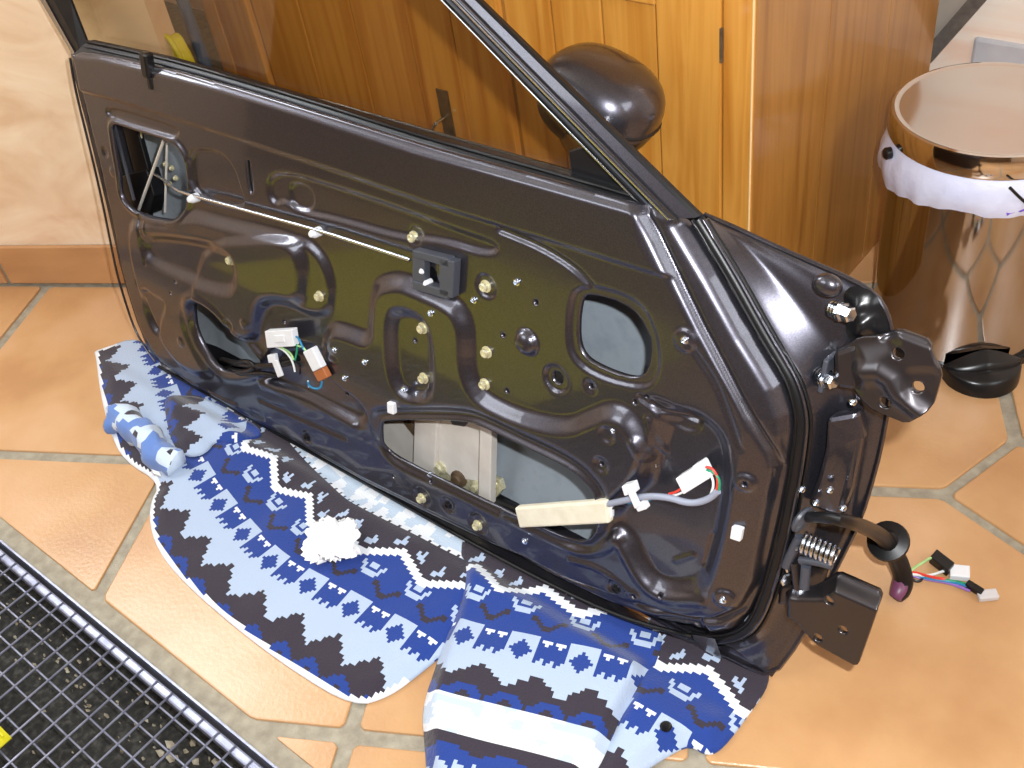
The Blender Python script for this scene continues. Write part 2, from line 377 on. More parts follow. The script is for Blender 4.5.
# grey stone let into the back wall and the sloping stair side with its dark edge
s0, s1 = ony((975, 36), Y1), ony((1024, 62), Y1)
st = box('stone', (s0[0], Y1 - .006, s1[2] - .02), (s0[0] + .30, Y1 + .02, s0[2]), STONE, wback, .006, label='grey stone set in streaky plaster')
c0 = ony((934, 60), Y1); c1 = ony((987, 0), Y1); dirv = (c1 - c0) / np.linalg.norm(c1 - c0); nrm = np.array([-dirv[2], 0, dirv[0]])
far = c0 + dirv * .17
tr = struct(prism('trim_1', [c0, far, far + nrm * .024, c0 + nrm * .024], (0, -.03, 0), RAIL))
tr['label'] = 'dark sloping stair edge strip on the back wall'
prism('stair_side', [c0 + nrm * .024, far + nrm * .024, far + nrm * .16, c0 + nrm * .16], (0, -.022, 0), STAIRF, tr)

# floor grate in its pit
gr = thing('floor_grate', 'dark steel wire grate over the entrance pit in the floor', 'grate', ((GX0 + GX1) / 2, 0, -.03))
V, Fc = [], []
for lo, hi in (((GX0, GY0), (GX1, GY1)),):
    v, f = slab(lo, hi, -.16, -.10); V += v; Fc += f
pit = mk('pit_bottom', V, Fc, PIT, floor); fixn(pit)
fr = []
for lo, hi in (((GX0, GY1 - .004), (GX1, GY1 - .001)), ((GX0, GY0 + .002), (GX1, GY0 + .008)), ((GX0, GY0), (GX0 + .006, GY1)), ((GX1 - .006, GY0), (GX1, GY1))):
    box('frame_bar', (lo[0], lo[1], -.06), (hi[0], hi[1], .001), GRATEM, gr)
obox('edge_bar', ((GX0 + GX1) / 2, GY1 - .017, -.012), ((GX1 - GX0) / 2 - .012, 0, 0), (0, .0065, 0), (0, 0, .008), GRATEM, gr, .003)
PG = .0341
v0, f0 = tubeg([(0, GY0 + .01, -.0035), (0, GY1 - .012, -.0035)], .0017, 6); v1, f1 = tubeg([(GX0 + .01, 0, -.011), (GX1 - .01, 0, -.011)], .0015, 6)
x = GX0 + .012
while x < GX1 - .01:
    mk('cross_wire', [(a + x, b, c) for a, b, c in np.array(v0).tolist()], f0, GRATEM, gr, True); x += PG
y = GY0 + .02
while y < GY1 - .03:
    mk('long_wire', [(a, b + y, c) for a, b, c in np.array(v1).tolist()], f1, GRATEM, gr, True); y += PG
V, Fc = [], []
for k in range(420):
    t = rng.uniform(0, 1); x = GX0 + (GX1 - GX0) * rng.uniform(.05, 1); y = GY1 - .03 - abs(rng.normal(0, .05)) if k < 300 else rng.uniform(GY0 + .05, GY1 - .04)
    if y < GY0 + .02: continue
    s = rng.uniform(.002, .007) * (1.5 if x > -1.0 else .7); an = rng.uniform(0, 6.28); n = 5; b0 = len(V); z = -.094 + rng.uniform(0, .03)
    for i in range(n):
        V.append((x + s * math.cos(an + i * 1.256) * rng.uniform(.5, 1.4), y + s * .6 * math.sin(an + i * 1.256), z + rng.uniform(0, .006)))
    V.append((x, y, z + .006)); Fc += [(b0 + i, b0 + (i + 1) % n, b0 + n) for i in range(n)] + [tuple(range(b0, b0 + n))[::-1]]
lit = mk('dry_litter', V, Fc, LEAF); lit['kind'] = 'stuff'; tag(lit, 'pale dry leaf crumbs lying in the pit under the grate', 'litter')

# yellow mat lying over the grate, only its corner reaches into the photo
ym = thing('floor_mat', 'bright yellow mat on the grate, its corner at the left edge', 'mat', (-1.6, -.4, 0))
xs = np.linspace(-2.15, -1.105, 30); ys = np.linspace(-.86, .047, 26); XX, YY = np.meshgrid(xs, ys); ZZ = .003 + .004 * vnoise(XX * 6, YY * 6, 21)
V = np.stack([XX.ravel(), YY.ravel(), ZZ.ravel()], 1); n = len(V); q = np.arange(n).reshape(26, 30)
Q = np.stack([q[:-1, :-1], q[:-1, 1:], q[1:, 1:], q[1:, :-1]], -1).reshape(-1, 4); BE = boundary(Q)
mk('mat_sheet', np.vstack([V, V - (0, 0, .0025)]), np.vstack([Q, Q[:, ::-1] + n, np.stack([BE[:, 1], BE[:, 0], BE[:, 0] + n, BE[:, 1] + n], 1)]), YELLOW, ym, True)
tube('mat_seam', [(-2.14, .041, .0095), (-1.7, .041, .009), (-1.113, .041, .008)], .0015, YELLOW, ym, seg=6, smooth=0)

# ------------------------------------------------------------------ pine cabinet
CY0, CYB, CXR, CXL, CZ = 1.124, 1.76, -.611, -1.80, 1.02
cb = thing('pine_cabinet', 'honey coloured pine cabinet standing behind the car door', 'cabinet', ((CXR + CXL) / 2, (CY0 + CYB) / 2, 0))
box('carcass', (CXL + .01, CY0 + .022, .0), (CXR - .022, CYB - .005, CZ - .03), PINE_SHADED, cb)
for k in range(3):                                                          # side boards
    y0 = CY0 + .003 + k * .212; y1 = min(CYB, y0 + .2112)
    bevel(box('side_board', (CXR - .022, y0, 0), (CXR + .0008, y1, CZ - .03), PINE_SHADED, cb), .0012)
box('top', (CXL - .02, CY0 - .02, CZ - .03), (CXR + .02, CYB, CZ), PINE, cb, .006)
def front(name, x0, x1, z0, z1, dep, m=PINE, parent=cb, bev=.0025): return box(name, (x0, CY0 + .022 - dep, z0), (x1, CY0 + .024, z1), m, parent, bev)
front('corner_post', -.6545, CXR, 0, CZ - .03, .024)
front('corner_post', CXL, -1.757, 0, CZ - .03, .024)
front('bottom_rail', -1.755, -.656, 0, .07, .024)
front('top_rail', -1.755, -.656, CZ - .09, CZ - .03, .024)
def cdoor(x0, x1, lock):
    d = mk('door', *boxg(((x0 + x1) / 2, CY0 + .016, .50), ((x1 - x0) / 2 - .001, 0, 0), (0, .006, 0), (0, 0, .425)), PINE_SHADED, cb)
    fixn(d)
    front('stile', x0, x0 + .098, .075, .925, .024, parent=d); front('stile', x1 - .098, x1, .075, .925, .024, parent=d)
    front('rail', x0 + .0985, x1 - .0985, .075, .17, .0235, parent=d); front('rail', x0 + .0985, x1 - .0985, .63, .925, .0235, parent=d)
    n = 3; a0, a1 = x0 + .104, x1 - .104; wd = (a1 - a0) / n
    for i in range(n): front('plank', a0 + i * wd + .0008, a0 + (i + 1) * wd - .0008, .172, .628, .014, parent=d, bev=.003)
    return d
dr = cdoor(-1.132, -.6565, False); dl = cdoor(-1.7545, -1.1335, True)
tube('worn_edge', [(CXR - .0006, CY0 - .0016, .02), (CXR - .0006, CY0 - .0016, CZ - .04)], .0016, mat('worn_wood', s2l(232, 196, 140), .6), cb, smooth=0)
hz = .594
h1 = box('hinge', (-.6566, CY0 - .006, hz - .022), (-.6534, CY0 - .001, hz + .024), IRON, dr)
box('hinge', (-.6572, CY0 - .008, .20), (-.6528, CY0 - .001, .246), IRON, dr)
pk = ony((447, 112), CY0)
pl = box('lock_plate', (pk[0] - .013, CY0 - .0045, pk[2] - .052), (pk[0] + .013, CY0 - .001, pk[2] + .042), IRON, dl, .001, label='dark iron escutcheon')
tube('key', [(pk[0], CY0 - .004, pk[2] - .006), (pk[0], CY0 - .03, pk[2] - .006)], .003, CHROME, dl, smooth=0)
tube('key', [(pk[0], CY0 - .03, pk[2] - .006), (pk[0] - .012, CY0 - .032, pk[2] - .022), (pk[0] - .022, CY0 - .034, pk[2] - .034)], .0028, CHROME, dl, smooth=1)
for px, s in (((780, 60), .010), ((818, 6), .012), ((831, 30), .013), ((806, 152), .017), ((912, 48), .012)):
    q = onx(px, CXR); th = np.linspace(0, 2 * math.pi, 10, endpoint=False)
    if CY0 < q[1] < CYB: mk('knot', [(CXR + .0004, q[1] + s * .25 * math.cos(t), q[2] + s * math.sin(t)) for t in th], [tuple(range(10))], KNOT, cb)

# broom and yellow dustpan between the wall end and the cabinet
q = ony((181, 56), .950)
dp = thing('dustpan', 'yellow plastic dustpan standing between wall and cabinet', 'dustpan', (q[0], q[1], 0))
V = [(q[0] - .004, q[1] - .012, 0), (q[0] + .075, q[1] - .012, 0), (q[0] + .022, q[1] - .012, q[2] + .002), (q[0] + .010, q[1] - .012, q[2] + .036), (q[0] - .004, q[1] - .012, q[2] + .042), (q[0] - .012, q[1] - .012, q[2] + .030), (q[0] - .012, q[1] - .012, q[2] - .01)]
prism('pan', V, (0, .024, 0), YELLOW, dp, .006)
tube('rim', [np.array(v) + (0, -.002, .002) for v in V[1:]] , .005, YELLOW, dp, smooth=1)
b0 = ony((203, 60), 1.10)
br = thing('broom', 'blue-grey broom handle leaning in the gap left of the cabinet', 'broom', (b0[0] + .02, b0[1], 0))
tube('handle', [(b0[0] + .01, b0[1], .10), (b0[0] - .004, b0[1] + .002, .5), (b0[0] - .02, b0[1] + .004, 1.3)], .012, BLUEG, br, smooth=0, seg=12)
box('head', (b0[0] - .02, b0[1] - .012, .04), (b0[0] + .10, b0[1] + .015, .10), BLUEG, br, .006)
for i in range(10): box('bristle_tuft', (b0[0] - .018 + i * .0118, b0[1] - .010, 0), (b0[0] - .009 + i * .0118, b0[1] + .013, .04), BLACKP, br)

# ------------------------------------------------------------------ the car door
cdr = thing('car_door', 'dark metallic car door without trim leaning against the pine cabinet', 'car door', D(-1.0, 0, .04))
# --- inner panel: a pressed sheet, its relief summed from pads, beads and dishes
OUT = chaikin(np.vstack([PP([(72, 62), (77, 88), (86, 125), (96, 165), (105, 205), (112, 240), (118, 270), (126, 298), (137, 330), (150, 354), (163, 372),
    (200, 396), (240, 420), (300, 452), (360, 487), (420, 517), (480, 546), (540, 577), (600, 606), (640, 621), (672, 631),
    (690, 634)]), PP([(712, 635), (737, 629), (750, 613), (760, 590), (768, 565), (778, 525), (787, 480), (795, 432), (794, 412), (784, 382), (772, 362), (752, 330), (720, 272), (690, 222)], .028),
    PP([(655, 213), (632, 204), (560, 184), (480, 162), (420, 146), (300, 108), (220, 84), (160, 68), (100, 54), (76, 52)])]), 1)
def circ(p, r): 
    c = P(p); return ('c', c[0], c[1], r)
HOLE_A = [(111, 122), (129, 128), (148, 134), (164, 139), (176, 144.5), (183.5, 154), (187.5, 168), (189, 189), (188, 205), (181.5, 217), (172, 219.5), (154, 217), (138.6, 213), (129, 207), (121, 195), (120, 178), (117, 162), (114, 144)]
HOLE_B = [(194, 304), (201.5, 301), (209, 304), (221, 312), (233, 326), (244.5, 341), (256, 355), (262, 361), (257, 369), (240, 373), (225, 372), (217, 366), (209, 355), (200, 339), (195, 324)]
HOLE_C = [(386, 420), (390, 417), (420, 416), (473, 417), (492, 424), (527, 441), (570, 461), (590, 476), (602, 493), (603, 520), (598, 533), (586, 540), (567, 537), (545, 526), (512, 510), (487, 499), (448, 479), (419, 467), (396, 456), (387, 445)]
HOLE_D = [(584, 295), (599, 297), (618, 303), (634, 313), (643.5, 327), (650, 342), (649, 364), (643.5, 375.5), (634, 380), (618, 376.5), (595, 367), (582, 358), (576, 344), (576, 321), (579, 301)]
SLOT = [(245, 161), (248, 159), (250.5, 162), (254, 190), (252, 195), (249, 193)]
holes = [chaikin(PP(h), 2) for h in (HOLE_A, HOLE_B, HOLE_C, HOLE_D, SLOT)]
holes.append(chaikin(PP([(424, 266), (436, 268), (438, 288), (426, 284)]), 1))
chole = [circ((556, 379), .0085)] + [circ(p, .0036) for p in ((536, 302), (503, 335), (507, 391), (590, 387), (635, 402), (646, 397), (607, 460), (744, 484), (416, 340), (634, 596), (181, 280), (176, 291), (430, 482), (341, 397), (285, 322), (394, 477), (661, 596))]
def Gpanel(X, Y):
    g = sdf(OUT, X, Y)
    for h in holes: g = np.maximum(g, -sdf(h, X, Y))
    for _, a, b, r in chole: g = np.maximum(g, r - np.hypot(X - a, Y - b))
    return g
PLAT_C = PP([(377, 292), (384, 283), (403, 279), (425, 288), (452, 300), (464, 312), (470, 330), (470, 370), (482, 395), (513, 412), (547, 422), (573, 425), (593, 416), (613, 408), (631, 415), (643, 434), (650, 452), (648, 478), (628, 492), (610, 510),
    (600, 545), (560, 535), (480, 497), (420, 468), (388, 450), (374, 428), (370, 408), (358, 396), (340, 386), (328, 372), (326, 350), (333, 327), (350, 330), (374, 340), (375, 315)])
PLAT_L = PP([(150, 219), (172, 223), (192, 213), (230, 224), (265, 231), (296, 239), (307, 252), (310, 275), (306, 301), (282, 296), (266, 299), (259, 315), (256, 340), (240, 330), (222, 308), (202, 296), (190, 303), (188, 325), (202, 355), (215, 375), (190, 372), (165, 345), (140, 290), (128, 225)])
PLAT_L2 = PP([(296, 236), (316, 246), (329, 265), (335, 290), (331, 313), (312, 313), (290, 303), (272, 300), (262, 310), (258, 345), (200, 320), (200, 240)])
PAD_P2 = PP([(147, 236), (170, 236), (209, 242), (234, 250), (242, 263), (242, 281), (235, 290), (200, 280), (160, 263), (148, 252)])
PAD_P3 = PP([(144, 291), (150, 288), (158, 295), (169, 300), (168, 310), (164, 320), (163, 333), (156, 334), (149, 322), (145, 308)])
PAD_P5 = PP([(395, 314), (406, 308), (426, 315), (435, 332), (437, 385), (429, 396), (413, 394), (400, 383), (395, 356)])
PAD_P6 = PP([(655, 446), (662, 420), (684, 412), (711, 426), (725, 450), (724, 500), (713, 555), (700, 588), (672, 592), (651, 586), (637, 566), (627, 543), (612, 528), (616, 505), (640, 480)])
PAD_M = PP([(262, 376), (270, 350), (300, 345), (322, 352), (330, 376), (352, 392), (366, 408), (364, 424), (350, 421), (310, 402), (280, 389)])
PAD_AR = PP([(186, 150), (217, 150), (232, 165), (240, 189), (245, 206), (230, 208), (192, 196)])
PAD_AT = PP([(104, 112), (112, 107), (176, 127), (179, 134), (172, 138), (118, 122)])
PAD_T = PP([(268, 178), (285, 172), (350, 192), (400, 209), (460, 232), (500, 245), (490, 256), (440, 240), (400, 238), (340, 220), (300, 212), (283, 200), (275, 205), (268, 195)])
PAD_T2 = PP([(286, 182), (310, 188), (312, 212), (290, 208)])
PAD_D = PP([(570, 297), (580, 287), (604, 288), (640, 302), (655, 330), (660, 360), (655, 382), (640, 389), (600, 379), (574, 362), (567, 340)])
DISH_R = PP([(645, 395), (668, 402), (700, 420), (690, 440), (660, 425)])
STEPL = PP([(648, 224), (672, 272), (700, 328), (728, 380), (753, 427), (767, 455), (772, 475), (766, 505), (758, 545), (748, 592), (735, 616), (712, 624), (690, 622), (640, 609), (600, 594)])
CREASE = PP([(70, 88), (110, 98), (200, 126), (330, 168), (430, 203), (560, 243), (640, 268)])
RIM_R = PP([(689, 220), (720, 272), (752, 330), (772, 362), (784, 382), (794, 412), (795, 432), (787, 480), (778, 525), (768, 565), (760, 590), (750, 613), (737, 628), (712, 634), (690, 632)], .028)
BOT = PP([(163, 372), (200, 396), (240, 420), (300, 452), (360, 487), (420, 517), (480, 546), (540, 577), (600, 606), (640, 621), (690, 632)])
BELT = PP([(76, 52), (100, 54), (160, 68), (220, 84), (300, 108), (420, 146), (480, 162), (560, 184), (632, 204), (660, 213)])
LEFT = PP([(72, 62), (77, 88), (86, 125), (96, 165), (105, 205), (112, 240), (118, 270), (126, 298), (137, 330), (150, 354), (163, 372)])
def relief(X, Y):
    H = np.zeros(X.shape)
    def pad(poly, d, s=.006, ch=2):
        nonlocal H
        H = H + d * (1 - sstep(sdf(chaikin(poly, ch), X, Y), -s, s))
    def dish(p, r, d, s=.003, ring=0):
        nonlocal H
        c = P(p); q = np.hypot(X - c[0], Y - c[1]); H = H + d * (1 - sstep(q, r - s, r + s))
        if ring: H = H - ring * np.exp(-((q - r) / (.8 * s)) ** 2)
    def bead(line, r, d):
        nonlocal H
        q = sdl(chaikin(PP(line), 2, False), X, Y) / r; H = H + d * np.where(q < 1, (1 - np.minimum(q, 1) ** 2) ** 1.5, 0)
    # base relief: -w is towards the room
    pad(PLAT_C, -.014, .013); pad(PLAT_L, -.011, .012); pad(PLAT_L2, -.007, .008)
    pad(PAD_P2, .011, .012); pad(PAD_P3, .009, .008); pad(PAD_P5, .012, .011); pad(PAD_P6, .013, .013); pad(PAD_M, .013, .012)
    pad(PAD_AR, .006, .004); pad(PAD_AT, .004, .003); pad(PAD_T, .005, .005); pad(PAD_T2, .003, .003); pad(PAD_D, .004, .004); pad(DISH_R, .003, .004)
    # lip around openings
    for h, d in ((holes[1], -.006), (holes[2], .006)):
        q = sdf(h, X, Y); H += d * np.exp(-((q - .010) / .008) ** 2)
    q = sdf(holes[0], X, Y); H += -.004 * np.exp(-((q - .004) / .005) ** 2)
    # dome, ringed hole, bosses
    c = P((527, 342)); q = np.hypot(X - c[0], Y - c[1]) / .017; H -= .012 * np.sqrt(np.clip(1 - q * q, 0, 1))
    dish((556, 379), .019, .004, .0025, .0015); dish((685, 340), .013, -.003); dish((613, 430), .010, .003); dish((607, 460), .010, .003)
    dish((744, 484), .011, -.003); dish((723, 601), .013, -.004); dish((616, 589), .013, .004); dish((634, 596), .008, -.002)
    dish((478, 524), .016, .004); dish((422, 497), .016, .004); dish((307, 437), .011, .004); dish((163, 336), .009, .003); dish((448, 505), .012, .003)
    dish((186, 340), .008, -.002); dish((237, 322), .010, .003); dish((253, 320), .008, -.002); dish((138, 283), .007, .002); dish((105, 152), .008, .002); dish((113, 172), .008, -.002)
    dish((486, 286), .015, .003); dish((414, 237), .012, .002); dish((330, 350), .011, .003); dish((590, 387), .008, .002)
    bead([(330, 352), (342, 358)], .008, -.002); bead([(262, 384), (300, 396), (330, 412), (352, 424)], .011, -.004)
    bead([(640, 398), (660, 412), (690, 425)], .006, .004); bead([(648, 420), (652, 440), (660, 455)], .006, -.003)
    bead([(500, 230), (540, 246), (575, 268), (590, 285)], .006, .004); bead([(690, 345), (715, 380), (726, 410), (740, 450)], .005, .002)
    bead([(620, 548), (640, 585), (662, 600), (700, 602)], .010, -.003); bead([(635, 606), (655, 613)], .010, .003)
    bead([(260, 400), (300, 418), (345, 438)], .006, .003); bead([(240, 408), (262, 418)], .009, .003); bead([(168, 378), (205, 392), (250, 412)], .007, -.003)
    bead([(640, 440), (648, 455)], .010, -.003); bead([(570, 560), (600, 568), (628, 590)], .006, -.003)
    bead([(505, 515), (530, 528), (556, 540), (580, 552), (604, 548), (616, 538)], .012, -.006)
    bead([(148, 222), (152, 240)], .004, -.002); bead([(140, 215), (146, 240), (150, 262)], .004, .003)
    bead([(708, 540), (700, 570)], .004, .003); bead([(688, 560), (670, 566)], .005, -.002)
    # belt shoulder rolls outwards, a crease runs below it
    q = sdl(BELT, X, Y); H += .006 * (1 - sstep(q, 0, .012)) ** 1.3
    # right border: a groove, a smooth convex band, roll down to the seal
    _, q = sdl(STEPL, X, Y, True); m = 1 - sstep(q, -.012, .0); H += .0075 * np.exp(-(q / .0042) ** 2)
    _, q = sdl(CREASE, X, Y, True); H += -.005 * sstep(q, -.004, .004) * m
    q = sdl(RIM_R, X, Y); H += .30 * np.maximum(0, .046 - q) + .016 * np.clip(1 - q / .016, 0, 1) ** 2
    # bottom and rear flanges fall away
    q = sdl(BOT, X, Y); H += .010 * (1 - sstep(q, .012, .022)) + .006 * (1 - sstep(q, 0, .006))
    q = sdl(LEFT, X, Y); H += .006 * (1 - sstep(q, .010, .016)) + .006 * (1 - sstep(q, 0, .006))
    return H
U, Vv, Q, BE = fieldgrid(Gpanel, OUT[:, 0].min() - .006, OUT[:, 0].max() + .006, OUT[:, 1].min() - .006, OUT[:, 1].max() + .006, .0021)
Hh = relief(U, Vv)
Vtx = O + U[:, None] * eu + Vv[:, None] * ev + Hh[:, None] * ew
n0 = len(Vtx); ub = np.unique(BE); mp = np.full(n0, -1); mp[ub] = np.arange(len(ub)) + n0
Vtx = np.vstack([Vtx, Vtx[ub] + .007 * ew])
lip = np.stack([BE[:, 1], BE[:, 0], mp[BE[:, 0]], mp[BE[:, 1]]], 1)
panel = mk('inner_panel', Vtx, np.vstack([Q, lip]), PAINT, cdr, True)

# --- outer skin, grey primer inside and paint outside
def prof(v): return np.interp(v, [-.10, .0, .12, .30, .45, .60], [.050, .058, .085, .100, .096, .070])
EDGE = []
for p in [(772, 677), (800, 640), (820, 600), (840, 560), (860, 520), (875, 470), (884, 430), (889, 395), (893, 355), (891, 328), (882, 303), (866, 288), (840, 275), (800, 258), (760, 240), (730, 226), (704, 215)]:
    ww = .08
    for _ in range(8): ww = float(prof(P(p, ww)[1]))
    EDGE.append((*P(p, ww), ww))
EDGE = np.array(EDGE)
lb = PP([(67, 60), (72, 88), (82, 125), (93, 170), (103, 210), (111, 245), (118, 275), (126, 300), (137, 332), (150, 358), (162, 378), (182, 393)], .02)
bt = np.array([P(p, .045) for p in [(240, 432), (330, 484), (420, 532), (510, 575), (600, 616), (680, 648), (735, 667)]])
lift = lambda p, w_: np.array([p[0], max(p[1], (w_ * math.sin(A) - .017) / math.cos(A))])
lb = np.array([lift(p, .03) for p in lb]); bt = np.array([lift(p, .052) for p in bt])
SK = chaikin(np.vstack([lb, bt, EDGE[:, :2], PP([(640, 196), (480, 150), (300, 98), (160, 60), (80, 44)], .06)]), 1)
def Gskin(X, Y): return sdf(SK, X, Y)
U, Vv, Q, BE = fieldgrid(Gskin, SK[:, 0].min() - .01, SK[:, 0].max() + .01, SK[:, 1].min() - .01, SK[:, 1].max() + .01, .010)
ql = sdl(lb, U, Vv); W = prof(Vv); W = .022 + (W - .022) * sstep(ql, -.02, .09)
qb = sdl(bt, U, Vv); W = np.where(qb < .05, .05 + (W - .05) * sstep(qb, -.01, .05), W)
Va = O + U[:, None] * eu + Vv[:, None] * ev + W[:, None] * ew; n = len(Va)
Vb = Va + .0025 * ew; rim = np.stack([BE[:, 1], BE[:, 0], BE[:, 0] + n, BE[:, 1] + n], 1)
skin = mk('outer_skin', np.vstack([Va, Vb]), np.vstack([Q, Q[:, ::-1] + n, rim]), None, cdr, True, mats=[PRIMER, PAINT], mi=[int(k) for k in (sdf(SK, U[Q].mean(1), Vv[Q].mean(1)) > -.055)] + [1] * (len(Q) + len(rim)), label='outer skin, grey inside')

# --- hinge-side shut face between seal and skin edge
def resample(pts, n):
    pts = np.array(pts, float); d = np.r_[0, np.cumsum(np.linalg.norm(np.diff(pts, axis=0), axis=1))]
    t = np.linspace(0, d[-1], n); return np.stack([np.interp(t, d, pts[:, k]) for k in range(pts.shape[1])], 1)
SEAL = [(690, 636), (715, 640), (742, 635), (757, 620), (768, 592), (776, 565), (786, 525), (795, 480), (802, 432), (801, 410), (793, 382), (780, 360), (762, 330), (730, 272), (698, 220)]
# match key points of the seal with key points of the skin edge
pairs = [((712, 640), 0), ((742, 636), 0.35), ((757, 621), 1), ((768, 592), 2), ((776, 565), 3), ((786, 525), 4), ((795, 480), 5), ((802, 432), 6), ((801, 410), 7), ((796, 390), 8.2), ((788, 372), 9.4), ((777, 354), 10.6), ((760, 326), 11.6), ((742, 296), 12.4), ((724, 264), 13.4), ((712, 244), 14.4), ((700, 224), 16)]
S3 = np.array([(*P(p, .036), .036) for p, _ in pairs]); E3 = np.array([[np.interp(k, range(len(EDGE)), EDGE[:, c]) for c in range(3)] for _, k in pairs])
S3, E3 = [chaikin(a, 2, False) for a in (S3, E3)]
rows = []
for t in np.linspace(0, 1, 33):
    # wall first runs straight outwards, then a shelf, a rib and the flange
    tu = np.interp(t, [0, .15, .42, .62, .70, .84, .90, 1], [0, .05, .36, .60, .72, .86, .92, 1]); tw = np.interp(t, [0, .15, .42, .62, .70, .84, .90, 1], [0, .22, .70, .78, .86, .90, .97, 1])
    rows.append(np.stack([S3[:, 0] + (E3[:, 0] - S3[:, 0]) * tu, S3[:, 1] + (E3[:, 1] - S3[:, 1]) * tu, S3[:, 2] + (E3[:, 2] - S3[:, 2]) * tw], 1))
rows = np.array(rows); nr, ncl = rows.shape[:2]
for _ in range(2): rows[1:-1] = .25 * rows[:-2] + .5 * rows[1:-1] + .25 * rows[2:]
V = np.array([D(*p) for p in rows.reshape(-1, 3)])
mk('shut_face', V, [(i * ncl + j, i * ncl + j + 1, (i + 1) * ncl + j + 1, (i + 1) * ncl + j) for i in range(nr - 1) for j in range(ncl - 1)], PAINT, cdr, True)
# hem along the skin edge
tube('skin_hem', [D(u, v, w_ + .001) for u, v, w_ in np.vstack([[(*p, .051) for p in bt[2:]], EDGE])], .0032, PAINT, cdr, seg=6, smooth=1)
# bottom closing strip between inner panel and skin
a = [(*p, .014) for p in PP([(163, 372), (240, 420), (300, 452), (360, 487), (420, 517), (480, 546), (540, 577), (600, 606), (640, 621), (690, 634), (715, 639)], .014)]
b = [(*P(p, .045), .045) for p in [(160, 377), (240, 430), (300, 464), (360, 499), (420, 530), (480, 560), (540, 588), (600, 615), (640, 632), (690, 652), (722, 664)]]
a = [(*lift(p[:2], p[2]), p[2]) for p in a]; b = [(*lift(p[:2], p[2]), p[2]) for p in b]
V = [D(*p) for p in a] + [D(*p) for p in b]; n = len(a)
mk('bottom_strip', V, [(i, i + 1, n + i + 1, n + i) for i in range(n - 1)], PAINT, cdr, True)
# --- weather seal: a fat lip with two thin ribs
tube('door_seal', [PD(p, .032) for p in SEAL], .0072, BLACKR, cdr, seg=10)
for du, ww, r in ((-6, .026, .0022), (5, .028, .0022), (9, .036, .0026)):
    tube('seal_lip', [PD((p[0] + du, p[1] + (0 if i > 2 else du * .4)), ww) for i, p in enumerate(SEAL)], r, BLACKR if du != 5 else PAINT, cdr, seg=6)
# bottom lip seal under the whole panel, rear edge seal
tube('door_seal', [D(*lift(P(p, .014), .026), .014) for p in [(160, 372), (200, 398), (240, 422), (300, 454), (360, 489), (420, 519), (480, 548), (540, 579), (600, 608), (640, 623), (692, 637)]], .0035, BLACKR, cdr, seg=6)
tube('door_seal', [PD(p, .012) for p in [(70, 58), (75, 88), (84, 125), (94, 165), (103, 205), (110, 240), (116, 270), (124, 298), (135, 331), (148, 352), (156, 362)]], .0022, PAINT, cdr, seg=6)

# --- window frame, belt rubber, glass
def line_at(p0, p1, s): return (np.array(p0) + (np.array(p1) - np.array(p0)) * s)
def ext(p, q, vtop):                                                       # extend a (u,v) line to height vtop
    p, q = np.array(p), np.array(q); t = (vtop - p[1]) / (q[1] - p[1]); return p + (q - p) * t
VT = .93
def ribbon(name, l0, l1, w0, w1, m, th=.012, parent=cdr):
    """a bar with edges l0,l1 given as (u,v) lists, front surface at w0/w1"""
    n = len(l0); f = [D(*p, w0) for p in l0] + [D(*p, w1) for p in l1]; b = [np.array(p) + th * ew for p in f]
    V = f + b; k = 2 * n; Fc = []
    for i in range(n - 1): Fc += [(i, i + 1, n + i + 1, n + i), (k + i + 1, k + i, k + n + i, k + n + i + 1), (i + 1, i, k + i, k + i + 1), (n + i, n + i + 1, k + n + i + 1, k + n + i)]
    Fc += [(0, n, k + n, k), (n - 1, k + n - 1, k + 2 * n - 1, 2 * n - 1)]
    return fixn(mk(name, V, Fc, m, parent))
pil = lambda x0, x1, y1: (np.array(P((x0, 0), .015)), np.array(P((x1, y1), .015)))      # (top of photo, foot) on the pillar
def pline(xt, xb, yb): t, b = pil(xt, xb, yb); return [b, t, ext(b, t, VT)]
PL = [pline(434, 641, 212), pline(443, 652, 215), pline(450, 660, 216), pline(458, 672, 218), pline(465, 682, 220), pline(474, 695, 218), pline(476.5, 698, 217)]
fr_ = [ribbon('glass_channel', PL[0], PL[1], .028, .020, BLACKR, .02), ribbon('window_frame', PL[1], PL[2], .016, .018, BLACKP, .02),
       ribbon('window_frame', PL[2], PL[3], .020, .017, BLACKR, .02), ribbon('window_frame', PL[3], PL[5], .010, .016, PAINT, .008), ribbon('frame_seal', PL[5], PL[6], .016, .019, BLACKR, .006)]
for k, ww, r, m in ((0, .025, .0015, CHROME), (1, .013, .0016, CHROME), (2, .014, .0013, GREYP), (3, .009, .0016, CHROME), (4, .008, .0018, PAINT)):
    tube('frame_bead', [D(*p, ww) for p in PL[k]], r, m, cdr, seg=6, smooth=0)
RL = []
for xt, xb, yb in ((38, 71, 55), (47, 76, 52), (54, 80, 48), (66, 84, 46)): RL.append(pline(xt, xb, yb))
ribbon('window_frame', RL[0], RL[1], .018, .012, PAINT, .012); ribbon('frame_seal', RL[1], RL[2], .014, .014, BLACKR, .012); ribbon('glass_channel', RL[2], RL[3], .014, .022, BLACKR, .004)
ribbon('top_rail', [RL[0][2] + (-.0, .028), PL[6][2] + (0, .028)], [RL[0][2], PL[6][2]], .016, .016, PAINT, .04)
bl0 = PP([(82, 42), (110, 48), (160, 59), (220, 76), (300, 100), (420, 138), (480, 155), (560, 177), (632, 199)], .012); bl1 = PP([(76, 54), (110, 60), (160, 71), (220, 88), (300, 112), (420, 150), (480, 166), (560, 188), (640, 211)], .012)
ribbon('belt_rubber', list(bl0), list(bl1), .022, .006, BLACKR, .012)
